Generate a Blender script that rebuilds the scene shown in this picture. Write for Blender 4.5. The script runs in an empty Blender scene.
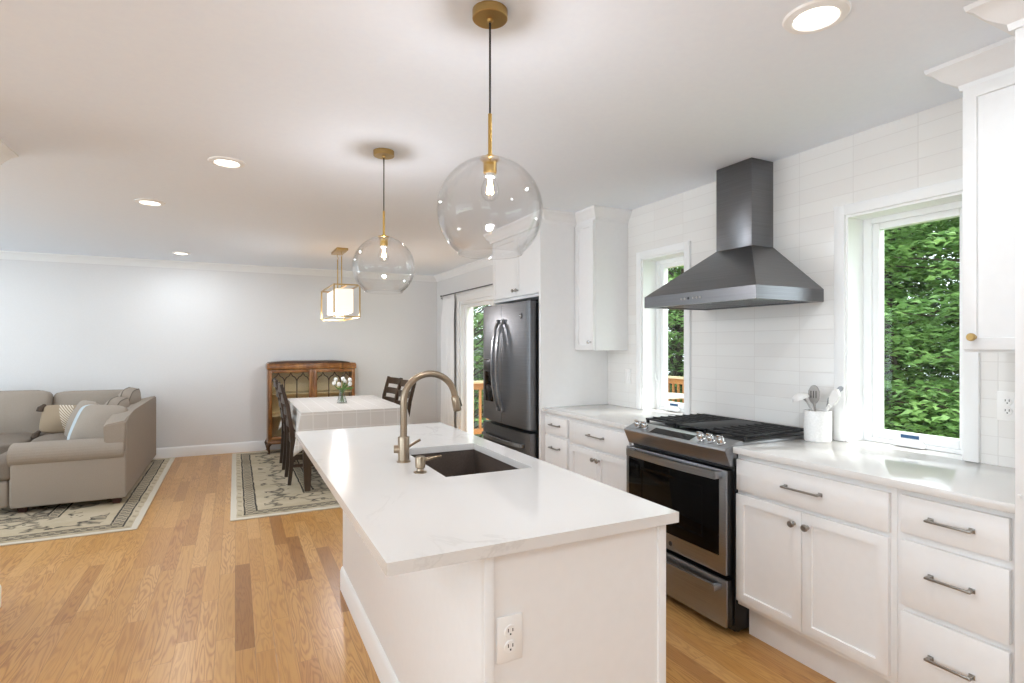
import bpy, bmesh, math, random
from mathutils import Vector, Matrix, noise
R = math.radians
PI = math.pi
sc = bpy.context.scene
col = sc.collection

# ------------------------------------------------------------------ camera
cam_d = bpy.data.cameras.new('camera')
cam = bpy.data.objects.new('camera', cam_d)
col.objects.link(cam)
cam.location = (0, 0, 1.397)
cam.rotation_euler = (PI / 2, 0, -0.462)
cam_d.sensor_width = 36.0
cam_d.lens = 555.9 / 1024 * 36.0
cam_d.shift_y = 3.6 / 1024
cam_d.clip_start = 0.02
sc.camera = cam

# ------------------------------------------------------------------ world, lights, exposure
sc.view_settings.view_transform = 'Standard'
sc.view_settings.look = 'None'
sc.view_settings.gamma = 1.0
sc.view_settings.use_curve_mapping = False
sc.view_settings.exposure = 0.06
try:
    sc.cycles.use_denoising = True
    sc.cycles.max_bounces = 10
    sc.cycles.diffuse_bounces = 6
    sc.cycles.glossy_bounces = 4
    sc.cycles.transparent_max_bounces = 24
    sc.cycles.transmission_bounces = 6
    sc.cycles.sample_clamp_indirect = 6.0
    sc.cycles.caustics_reflective = False
    sc.cycles.caustics_refractive = False
except Exception:
    pass
world = bpy.data.worlds.new('overcast_sky')
sc.world = world
world.use_nodes = True
wb = world.node_tree.nodes['Background']
wb.inputs[0].default_value = (0.84, 0.93, 1.0, 1)
wb.inputs[1].default_value = 3.6


def light(name, kind, loc, energy, color=(1, 1, 1), rot=(0, 0, 0), **kw):
    d = bpy.data.lights.new(name, kind)
    d.energy = energy
    d.color = color
    for k, v in kw.items():
        setattr(d, k, v)
    o = bpy.data.objects.new(name, d)
    o.location = loc
    o.rotation_euler = rot
    col.objects.link(o)
    return o


CAN_W = 9.0
WARM = (0.84, 0.925, 1.0)
FILL_TINT = (0.62, 0.835, 1.0)
cans_seen = [(-0.042, 3.558), (-0.556, 4.803), (-0.549, 7.306), (1.648, 1.148)]
fill_cans_off = [(-2.6, 3.4), (-2.7, 6.9), (0.0, -0.6), (1.65, -0.8), (-1.6, 0.6), (-2.0, -1.2), (-3.6, 5.0)]  # unseen ceiling lamps without fixtures, added to brighten the room
for (x, y) in cans_seen + fill_cans_off:
    light('can_or_fill_lamp', 'AREA', (x, y, 2.424), CAN_W * (0.75 if x > 1 else 1.0), WARM, (0, 0, 0), shape='DISK', size=0.13)
# added fill lamps outside invented openings, tilted up to brighten the ceiling
UP = 158
light('rear_fill_lamp', 'AREA', (-2.2, -3.0, 1.2), 40, FILL_TINT, (R(UP), 0, 0), shape='RECTANGLE', size=2.4, size_y=1.3)
light('left_fill_lamp', 'AREA', (-5.0, 5.4, 0.9), 50, FILL_TINT, (0, R(-UP), 0), shape='RECTANGLE', size=1.6, size_y=3.2)
light('left_front_fill_lamp', 'AREA', (-5.0, 0.6, 1.2), 90, FILL_TINT, (0, R(-UP), 0), shape='RECTANGLE', size=1.3, size_y=4.2)
light('sun', 'SUN', (6, 2, 12), 6.0, (1.0, 0.97, 0.9), (R(18), R(28), 0), angle=R(40))

# ------------------------------------------------------------------ node helpers


def srgb(c):
    if isinstance(c, str):
        c = [int(c[i:i + 2], 16) / 255 for i in (0, 2, 4)]
    return tuple((v / 12.92 if v <= 0.04045 else ((v + 0.055) / 1.055) ** 2.4) for v in c) + (1.0,)


class NT:
    def __init__(s, m):
        s.t = m.node_tree
        s.bsdf = s.t.nodes['Principled BSDF']

    def n(s, typ, ins=None, **props):
        nd = s.t.nodes.new(typ)
        for k, v in props.items():
            setattr(nd, k, v)
        for k, v in (ins or {}).items():
            s.set(nd.inputs[k], v)
        return nd

    def set(s, sock, v):
        if isinstance(v, bpy.types.NodeSocket):
            s.t.links.new(v, sock)
        else:
            sock.default_value = v

    def m(s, op, a, b=0.0, c=None, clamp=False):
        nd = s.t.nodes.new('ShaderNodeMath')
        nd.operation = op
        nd.use_clamp = clamp
        s.set(nd.inputs[0], a)
        s.set(nd.inputs[1], b)
        if c is not None:
            s.set(nd.inputs[2], c)
        return nd.outputs[0]

    def mix(s, f, a, b, blend='MIX'):
        nd = s.t.nodes.new('ShaderNodeMix')
        nd.data_type = 'RGBA'
        nd.blend_type = blend
        s.set(nd.inputs[0], f)
        s.set(nd.inputs[6], a)
        s.set(nd.inputs[7], b)
        return nd.outputs[2]

    def ramp(s, f, stops, interp='LINEAR'):
        nd = s.t.nodes.new('ShaderNodeValToRGB')
        nd.color_ramp.interpolation = interp
        e = nd.color_ramp.elements
        while len(e) < len(stops):
            e.new(0.5)
        for i, (p, c) in enumerate(stops):
            e[i].position = p
            e[i].color = c if len(c) == 4 else tuple(c) + (1,)
        s.set(nd.inputs[0], f)
        return nd.outputs[0]

    def obj(s):
        return s.n('ShaderNodeTexCoord').outputs['Object']

    def pos(s):
        return s.n('ShaderNodeNewGeometry').outputs['Position']

    def sep(s, v):
        nd = s.n('ShaderNodeSeparateXYZ', {0: v})
        return nd.outputs[0], nd.outputs[1], nd.outputs[2]

    def comb(s, x=0.0, y=0.0, z=0.0):
        return s.n('ShaderNodeCombineXYZ', {0: x, 1: y, 2: z}).outputs[0]

    def noise(s, v, scale, detail=3.0, rough=0.5, dist=0.0):
        return s.n('ShaderNodeTexNoise', {'Vector': v, 'Scale': scale, 'Detail': detail, 'Roughness': rough, 'Distortion': dist}).outputs['Fac']

    def bump(s, h, strength=0.1, distance=0.01):
        return s.n('ShaderNodeBump', {'Height': h, 'Strength': strength, 'Distance': distance}).outputs[0]


def mat(name, color, rough=0.5, metal=0.0, spec=0.5, **kw):
    m = bpy.data.materials.new(name)
    m.use_nodes = True
    b = m.node_tree.nodes['Principled BSDF']
    b.inputs['Base Color'].default_value = srgb(color)
    b.inputs['Roughness'].default_value = rough
    b.inputs['Metallic'].default_value = metal
    b.inputs['Specular IOR Level'].default_value = spec
    for k, v in kw.items():
        b.inputs[k].default_value = v
    return m


def noisy(name, c1, c2, scale, rough=0.5, metal=0.0, stretch=(1, 1, 1), bump=0.0, detail=4.0, spec=0.5):
    m = mat(name, c1, rough, metal, spec)
    t = NT(m)
    v = t.n('ShaderNodeMapping', {'Vector': t.obj(), 'Scale': stretch}).outputs[0]
    f = t.noise(v, scale, detail)
    t.set(t.bsdf.inputs['Base Color'], t.ramp(f, [(0.3, srgb(c1)), (0.7, srgb(c2))]))
    if bump:
        t.set(t.bsdf.inputs['Normal'], t.bump(f, bump, 0.004))
    return m


def emit(name, color, strength):
    m = mat(name, color, 0.5)
    b = m.node_tree.nodes['Principled BSDF']
    b.inputs['Emission Color'].default_value = srgb(color)
    b.inputs['Emission Strength'].default_value = strength
    return m


def glass_mat(name, tint=(0.98, 0.99, 0.99), ior=1.45, rough=0.0, low=0.02, high=0.55, power=3.0):
    m = bpy.data.materials.new(name)
    m.use_nodes = True
    t = m.node_tree
    t.nodes.remove(t.nodes['Principled BSDF'])
    out = t.nodes['Material Output']
    tr = t.nodes.new('ShaderNodeBsdfTransparent')
    tr.inputs[0].default_value = tuple(tint) + (1,)
    gl = t.nodes.new('ShaderNodeBsdfGlossy')
    gl.inputs['Roughness'].default_value = rough
    lw = t.nodes.new('ShaderNodeLayerWeight')
    lw.inputs[0].default_value = 0.5
    pw = t.nodes.new('ShaderNodeMath')
    pw.operation = 'POWER'
    pw.inputs[1].default_value = power
    t.links.new(lw.outputs['Facing'], pw.inputs[0])
    ma = t.nodes.new('ShaderNodeMath')
    ma.operation = 'MULTIPLY_ADD'
    ma.inputs[1].default_value = high
    ma.inputs[2].default_value = low
    t.links.new(pw.outputs[0], ma.inputs[0])
    mx = t.nodes.new('ShaderNodeMixShader')
    t.links.new(ma.outputs[0], mx.inputs[0])
    t.links.new(tr.outputs[0], mx.inputs[1])
    t.links.new(gl.outputs[0], mx.inputs[2])
    t.links.new(mx.outputs[0], out.inputs[0])
    return m


M = {}
M['wall'] = noisy('wall_paint', 'E5E4E3', 'E7E6E5', 60, 0.75, spec=0.2)
M['ceil'] = noisy('ceiling_paint', 'EEF3FA', 'F0F5FB', 40, 0.9, spec=0.1)
M['trim'] = mat('white_trim_paint', 'F4F4F3', 0.4)
M['cab'] = noisy('cabinet_paint', 'EDECEB', 'EFEEED', 30, 0.38)
M['vinyl'] = mat('white_vinyl', 'F5F6F6', 0.35)
M['steel'] = noisy('brushed_steel', '96979A', 'A8A9AB', 3, 0.3, 1.0, (1, 1, 140))
M['steel_dark'] = noisy('dark_brushed_steel', '727274', '808082', 3, 0.33, 1.0, (1, 1, 140))
M['steel_hood'] = noisy('brushed_hood_steel', '747476', '818183', 3, 0.3, 1.0, (1, 1, 160))
M['chrome'] = mat('chrome', 'D5D5D5', 0.12, 1.0)
M['nickel'] = mat('satin_nickel', 'A5A19B', 0.3, 1.0)
M['champagne'] = noisy('champagne_bronze', '9A8A76', 'A39380', 4, 0.28, 1.0, (1, 1, 60))
M['brass'] = mat('brushed_brass', 'C3A05C', 0.28, 1.0)
M['brass_pale'] = mat('aged_brass', 'C0A26A', 0.30, 1.0)
M['black'] = mat('black_enamel', '111112', 0.35)
M['iron'] = noisy('cast_iron', '151516', '1E1E1F', 90, 0.55, bump=0.1)
M['blackglass'] = mat('black_glass', '070708', 0.06, 0.0, 0.12)
M['cord'] = mat('black_cord', '1A1817', 0.6)
M['plastic'] = mat('white_plastic', 'F3F1EE', 0.35)
M['slot'] = mat('dark_slot', '37322E', 0.6)
M['sink'] = noisy('composite_sink', '564B44', '62564E', 160, 0.45)
M['glass'] = glass_mat('clear_globe_glass', (0.985, 0.985, 0.985), low=0.012, high=0.62, power=2.6)
M['pane'] = glass_mat('window_pane_glass', (0.98, 0.99, 0.985), low=0.012, high=0.35, power=4)
M['screen'] = glass_mat('sliding_door_glass', (0.93, 0.95, 0.94), low=0.03, high=0.4, power=4)
M['bulb'] = emit('lit_filament', 'FFD9A0', 14.0)
M['lens'] = emit('lit_downlight_lens', 'FFF3E2', 7.0)
M['led'] = emit('lit_display_digits', 'BFD8FF', 0.6)
M['shade'] = emit('lit_linen_shade', 'FFF0DC', 0.8)
M['ceramic'] = noisy('speckled_white_ceramic', 'EFEEEC', 'E2E1DF', 110, 0.45, bump=0.25)
M['white_sil'] = mat('white_silicone', 'E9E7E4', 0.45)
M['grey_sil'] = mat('grey_silicone', 'A9A5A1', 0.5)
M['darkwood'] = noisy('espresso_wood', '31251B', '463527', 5, 0.38, 0, (3, 3, 0.4))
M['petal'] = mat('white_petal', 'F6F5F0', 0.5)
M['stem'] = mat('green_stem', '6F8F45', 0.5)
M['leafy'] = mat('tulip_leaf', '5E7F3A', 0.5)
M['curtain'] = noisy('sheer_white_cloth', 'F2F2F2', 'F6F6F6', 200, 0.9, spec=0.1)
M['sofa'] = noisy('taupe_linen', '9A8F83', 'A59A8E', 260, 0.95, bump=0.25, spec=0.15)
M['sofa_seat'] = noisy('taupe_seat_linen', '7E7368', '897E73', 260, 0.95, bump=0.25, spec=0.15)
M['piping'] = mat('dark_taupe_piping', '6E6256', 0.9)
M['pillow_blue'] = mat('pale_blue_cloth', 'B9C4C9', 0.9)
M['tassel'] = noisy('brown_yarn', '4A3D33', '5C4E42', 200, 0.95)
M['pillow_taupe'] = noisy('taupe_weave', '9F907F', 'AB9C8A', 240, 0.95, bump=0.2)
M['badge'] = mat('dark_badge', '3B3A3B', 0.3, 0.6)
M['blue_label'] = mat('blue_label', '1F4C74', 0.4)
M['bark'] = noisy('tree_bark', '3A322B', '544A40', 9, 0.9, bump=0.5)
M['foot'] = mat('mahogany_foot', '3A1C16', 0.4)
M['grass'] = noisy('lawn_grass', '5E7A3A', '7E9550', 3, 0.95)
M['deckwood'] = noisy('cedar_deck_wood', 'A9743F', 'C08C52', 4, 0.7, 0, (1, 1, 1))
M['railpale'] = noisy('weathered_rail_cap', 'C8B18E', 'D6C29F', 5, 0.7)
M['patio'] = mat('pale_patio_plastic', 'D9D2C4', 0.6)
M['siding'] = noisy('grey_siding', 'B8BDBD', 'C3C8C8', 2, 0.8)


def leaf_mat(name, c1, c2):
    m = mat(name, c1, 0.5, 0, 0.35)
    t = NT(m)
    f = t.noise(t.pos(), 2.2, 4.0, 0.7)
    c = t.ramp(f, [(0.32, srgb(c1)), (0.68, srgb(c2))])
    t.set(t.bsdf.inputs['Base Color'], c)
    tl = t.n('ShaderNodeBsdfTranslucent', {'Color': c})
    mx = t.n('ShaderNodeMixShader', {0: 0.35, 1: t.bsdf.outputs[0], 2: tl.outputs[0]})
    t.t.links.new(mx.outputs[0], t.t.nodes['Material Output'].inputs[0])
    return m


M['leaf'] = leaf_mat('maple_leaf', '5A8048', '97B970')
M['leaf2'] = leaf_mat('oak_leaf', '466C40', '7A9C60')
M['leaf3'] = leaf_mat('hedge_leaf', '6C964C', 'ACCB78')


def quartz():
    m = mat('white_quartz', 'E0DDDA', 0.10, 0, 0.5)
    t = NT(m)
    p = t.pos()
    n1 = t.noise(p, 1.7, 6.0, 0.6, 0.9)
    v = t.m('SUBTRACT', 1.0, t.m('MULTIPLY', t.m('ABSOLUTE', t.m('SUBTRACT', n1, 0.5)), 70.0), clamp=True)
    mask = t.ramp(t.noise(p, 1.3, 2.0), [(0.5, (0, 0, 0)), (0.68, (1, 1, 1))])
    fac = t.m('MULTIPLY', v, mask)
    fac = t.m('MULTIPLY', fac, 0.32)
    c = t.mix(t.noise(p, 3.5, 3.0), srgb('E1DEDB'), srgb('DEDBD7'))
    t.set(t.bsdf.inputs['Base Color'], t.mix(fac, c, srgb('A09A92')))
    return m


M['quartz'] = quartz()


def tile():
    m = mat('white_subway_tile', 'EFECE8', 0.12)
    t = NT(m)
    x, y, z = t.sep(t.pos())
    ty = t.m('DIVIDE', t.m('SUBTRACT', y, 2.0054), 0.2925)
    tz = t.m('DIVIDE', t.m('SUBTRACT', z, 2.382), 0.0752)

    def edge(u, period, w):
        f = t.m('FRACT', t.m('ADD', u, 100.0))
        d = t.m('MULTIPLY', t.m('MINIMUM', f, t.m('SUBTRACT', 1.0, f)), period)
        return t.m('SUBTRACT', 1.0, t.m('DIVIDE', d, w), clamp=True)
    g = t.m('MAXIMUM', edge(ty, 0.2925, 0.0022), edge(tz, 0.0752, 0.0022))
    cell = t.comb(t.m('FLOOR', t.m('ADD', ty, 100.0)), t.m('FLOOR', t.m('ADD', tz, 100.0)), 0.0)
    wn = t.n('ShaderNodeTexWhiteNoise', {'Vector': cell}).outputs['Value']
    base = t.mix(wn, srgb('EFEDE9'), srgb('EBE8E4'))
    t.set(t.bsdf.inputs['Base Color'], t.mix(g, base, srgb('D6D2CD')))
    t.set(t.bsdf.inputs['Roughness'], t.m('MULTIPLY_ADD', g, 0.5, 0.13))
    h = t.m('ADD', t.m('MULTIPLY', g, -1.0), t.m('MULTIPLY', t.noise(t.pos(), 9.0, 1.0), 0.5))
    t.set(t.bsdf.inputs['Normal'], t.bump(h, 0.35, 0.0015))
    return m


M['tile'] = tile()


def oak_floor():
    m = mat('oak_strip_floor', 'C0915C', 0.32)
    t = NT(m)
    x, y, z = t.sep(t.pos())
    W = 0.0826
    u = t.m('ADD', t.m('DIVIDE', x, W), 200.0)
    cx = t.m('FLOOR', u)
    r1 = t.n('ShaderNodeTexWhiteNoise', {'W': cx}, noise_dimensions='1D').outputs['Value']
    r2 = t.n('ShaderNodeTexWhiteNoise', {'W': t.m('ADD', cx, 77.3)}, noise_dimensions='1D').outputs['Value']
    L = t.m('MULTIPLY_ADD', r2, 0.45, 0.75)
    vv = t.m('ADD', t.m('DIVIDE', y, L), t.m('MULTIPLY_ADD', r1, 9.0, 40.0))
    # uneven board lengths: shift each joint by a random share of the board
    cy = t.m('FLOOR', vv)
    cell = t.comb(cx, cy, 0.0)
    wn = t.n('ShaderNodeTexWhiteNoise', {'Vector': cell})
    rv, rc = wn.outputs['Value'], wn.outputs['Color']
    rx, ry, rz = t.sep(rc)
    fx = t.m('FRACT', u)
    fy = t.m('FRACT', vv)
    dx = t.m('MULTIPLY', t.m('MINIMUM', fx, t.m('SUBTRACT', 1.0, fx)), W)
    dy = t.m('MULTIPLY', t.m('MINIMUM', fy, t.m('SUBTRACT', 1.0, fy)), L)
    gap = t.m('SUBTRACT', 1.0, t.m('DIVIDE', t.m('MINIMUM', dx, dy), 0.0016), clamp=True)
    # cathedral grain: long stretched rings, different on every board
    gx = t.m('ADD', t.m('MULTIPLY', t.m('SUBTRACT', fx, 0.5), W * 10.0), t.m('MULTIPLY', rx, 37.0))
    gy = t.m('ADD', t.m('MULTIPLY', y, 1.05), t.m('MULTIPLY', ry, 61.0))
    gv = t.comb(gx, gy, t.m('MULTIPLY', rz, 23.0))
    n1 = t.noise(gv, 1.35, 2.0, 0.45, 0.25)
    ring = t.m('SINE', t.m('MULTIPLY', n1, 95.0))
    ring = t.m('POWER', t.m('MULTIPLY_ADD', ring, 0.5, 0.5), 2.2)
    fib = t.noise(t.comb(t.m('MULTIPLY', x, 260.0), t.m('MULTIPLY', y, 7.0), rz), 1.0, 3.0, 0.6)
    tone = t.ramp(rv, [(0.0, srgb('A06E36')), (0.04, srgb('B48146')), (0.09, srgb('C08D4D')), (0.5, srgb('C89656')), (0.85, srgb('D1A265')), (1.0, srgb('BA864B'))])
    dark = t.mix(1.0, tone, srgb('A9763F'), 'MULTIPLY')
    dk = t.m('MULTIPLY', t.m('MULTIPLY', ring, t.m('MULTIPLY_ADD', ry, 0.35, 0.2)), t.m('MULTIPLY_ADD', fib, 0.9, 0.4))
    c = t.mix(t.m('MINIMUM', dk, 0.7), tone, dark)
    c = t.mix(t.m('MULTIPLY', t.m('SUBTRACT', fib, 0.45, clamp=True), 0.5), c, dark)
    c = t.mix(t.m('MULTIPLY', gap, 0.65), c, srgb('6B4522'))
    t.set(t.bsdf.inputs['Base Color'], c)
    t.set(t.bsdf.inputs['Roughness'], t.m('MULTIPLY_ADD', fib, 0.12, 0.24))
    h = t.m('ADD', t.m('MULTIPLY', gap, -1.0), t.m('MULTIPLY', fib, 0.15))
    t.set(t.bsdf.inputs['Normal'], t.bump(h, 0.25, 0.0012))
    return m


M['floor'] = oak_floor()


def rug(name, a, b, seed):
    m = mat(name, 'C9BDA8', 0.98, 0, 0.05)
    t = NT(m)
    p = t.obj()
    x, y, z = t.sep(p)
    ax = t.m('ABSOLUTE', x)
    ay = t.m('ABSOLUTE', y)
    wob = t.m('MULTIPLY', t.m('SUBTRACT', t.noise(p, 6.0, 3.0), 0.5), 0.02)
    d = t.m('ADD', t.m('MINIMUM', t.m('SUBTRACT', a, ax), t.m('SUBTRACT', b, ay)), wob)
    off = t.n('ShaderNodeVectorMath', {0: p, 1: (seed * 3.1, seed * 1.7, 0)}, operation='ADD').outputs[0]

    def band(lo, hi):
        return t.m('MULTIPLY', t.m('GREATER_THAN', d, lo), t.m('LESS_THAN', d, hi))

    # ornaments from warped cells, mirrored about both axes like a woven design
    q = t.comb(ax, ay, 0.0)
    warp = t.n('ShaderNodeTexNoise', {'Vector': q, 'Scale': 5.0, 'Detail': 2.0}).outputs['Color']
    qq = t.n('ShaderNodeVectorMath', {0: q, 1: t.n('ShaderNodeVectorMath', {0: warp, 1: (0.16, 0.16, 0)}, operation='MULTIPLY').outputs[0]}, operation='ADD').outputs[0]
    v1 = t.n('ShaderNodeTexVoronoi', {'Vector': qq, 'Scale': 7.5}, feature='DISTANCE_TO_EDGE').outputs['Distance']
    v2 = t.n('ShaderNodeTexVoronoi', {'Vector': qq, 'Scale': 13.0}).outputs['Distance']
    wear = t.ramp(t.noise(off, 11.0, 5.0, 0.7), [(0.30, (0, 0, 0)), (0.48, (1, 1, 1))])
    lines = t.m('SUBTRACT', 1.0, t.m('DIVIDE', v1, 0.13), clamp=True)
    spots = t.m('GREATER_THAN', 0.27, v2)
    orn = t.m('MULTIPLY', t.m('MAXIMUM', t.m('MULTIPLY', lines, 0.9), t.m('MULTIPLY', spots, 0.95)), wear)
    field = t.m('GREATER_THAN', d, 0.70)
    mid = band(0.26, 0.60)
    sparse = t.m('GREATER_THAN', t.noise(q, 4.6, 1.0), 0.52)
    mid_orn = t.m('MULTIPLY', t.m('MULTIPLY', orn, sparse), mid)
    # little squares along the bands
    chk = t.n('ShaderNodeTexChecker', {'Vector': p, 'Scale': 26.0}).outputs['Fac']
    squares = t.m('MULTIPLY', t.m('MAXIMUM', band(0.115, 0.185), band(0.63, 0.69)), t.m('MULTIPLY_ADD', chk, 0.38, 0.30))
    dots = t.m('MULTIPLY', band(0.055, 0.085), t.m('MULTIPLY', t.m('GREATER_THAN', t.m('SINE', t.m('MULTIPLY', t.m('ADD', x, y), 42.0)), 0.55), 0.30))
    ln = t.m('MAXIMUM', t.m('MAXIMUM', band(0.098, 0.112), band(0.188, 0.204)), t.m('MAXIMUM', band(0.608, 0.624), band(0.695, 0.712)))
    dk = t.m('MAXIMUM', t.m('MULTIPLY', ln, t.m('MULTIPLY_ADD', wear, 0.4, 0.6)), t.m('MAXIMUM', squares, dots))
    dk = t.m('MAXIMUM', dk, t.m('MAXIMUM', mid_orn, t.m('MULTIPLY', orn, field)))
    base = t.mix(t.ramp(t.noise(off, 2.2, 5.0, 0.65), [(0.35, (0, 0, 0)), (0.65, (1, 1, 1))]), srgb('CFC1A8'), srgb('B7A88D'))
    base = t.mix(t.m('MULTIPLY', field, 0.35), base, srgb('A2988A'))
    base = t.mix(t.m('LESS_THAN', d, 0.045), base, srgb('D8D0C0'))
    c = t.mix(t.m('MULTIPLY', dk, 0.95), base, srgb('2C2B2E'))
    fib = t.noise(p, 320.0, 2.0)
    c = t.mix(t.m('MULTIPLY', fib, 0.25), c, srgb('8F8576'))
    t.set(t.bsdf.inputs['Base Color'], c)
    t.set(t.bsdf.inputs['Normal'], t.bump(fib, 0.3, 0.003))
    return m


def tablecloth_mat():
    m = mat('white_windowpane_cloth', 'EAE7E3', 0.9, 0, 0.1)
    t = NT(m)
    x, y, z = t.sep(t.obj())
    # lattice follows the cloth: along a skirt only the horizontal run matters

    def ln(u):
        f = t.m('FRACT', t.m('ADD', t.m('DIVIDE', u, 0.135), 50.0))
        return t.m('LESS_THAN', f, 0.06)
    nx, ny, nz = t.sep(t.n('ShaderNodeTexCoord').outputs['Normal'])
    fx = t.m('LESS_THAN', t.m('ABSOLUTE', nx), 0.6)
    fy = t.m('LESS_THAN', t.m('ABSOLUTE', ny), 0.6)
    fz = t.m('LESS_THAN', t.m('ABSOLUTE', nz), 0.6)
    lat = t.m('MAXIMUM', t.m('MULTIPLY', ln(x), fx), t.m('MAXIMUM', t.m('MULTIPLY', ln(y), fy), t.m('MULTIPLY', ln(t.m('ADD', z, 0.02)), fz)))
    w = t.noise(t.obj(), 400.0, 2.0)
    base = t.mix(w, srgb('D6D2CD'), srgb('DCD9D5'))
    t.set(t.bsdf.inputs['Base Color'], t.mix(t.m('MULTIPLY', lat, 0.8), base, srgb('EAE8E5')))
    f = t.noise(t.obj(), 9.0, 3.0)
    t.set(t.bsdf.inputs['Normal'], t.bump(f, 0.25, 0.01))
    return m


M['cloth'] = tablecloth_mat()


def walnut():
    m = mat('burr_walnut', '8B5A2E', 0.28)
    t = NT(m)
    v = t.n('ShaderNodeMapping', {'Vector': t.obj(), 'Scale': (1, 1, 0.35)}).outputs[0]
    n1 = t.noise(v, 7.0, 6.0, 0.65, 1.5)
    t.set(t.bsdf.inputs['Base Color'], t.ramp(n1, [(0.25, srgb('4A2A12')), (0.5, srgb('8A5829')), (0.75, srgb('B47E42'))]))
    return m


M['walnut'] = walnut()
M['walnut_dark'] = noisy('dark_walnut', '3A2413', '55371F', 7, 0.35, 0, (1, 1, 0.3))
M['curio'] = noisy('tan_lining', 'F2DBA8', 'F6E4BD', 3, 0.7)
M['cabglass'] = glass_mat('cabinet_door_glass', (0.97, 0.97, 0.95), low=0.04, high=0.4, power=3)


def striped_pillow():
    m = mat('woven_stripe', '9C8A73', 0.95)
    t = NT(m)
    x, y, z = t.sep(t.obj())
    band = t.m('LESS_THAN', t.m('ABSOLUTE', t.m('SUBTRACT', t.m('ADD', x, t.m('MULTIPLY', z, 0.25)), 0.0)), 0.06)
    st = t.m('GREATER_THAN', t.m('SINE', t.m('MULTIPLY', t.m('ADD', x, z), 260.0)), 0.0)
    t.set(t.bsdf.inputs['Base Color'], t.mix(t.m('MULTIPLY', band, st), srgb('9C8A73'), srgb('D8CDBB')))
    t.set(t.bsdf.inputs['Normal'], t.bump(t.noise(t.obj(), 220.0, 2.0), 0.3, 0.004))
    return m


M['pillow_stripe'] = striped_pillow()

# ------------------------------------------------------------------ mesh helpers


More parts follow.
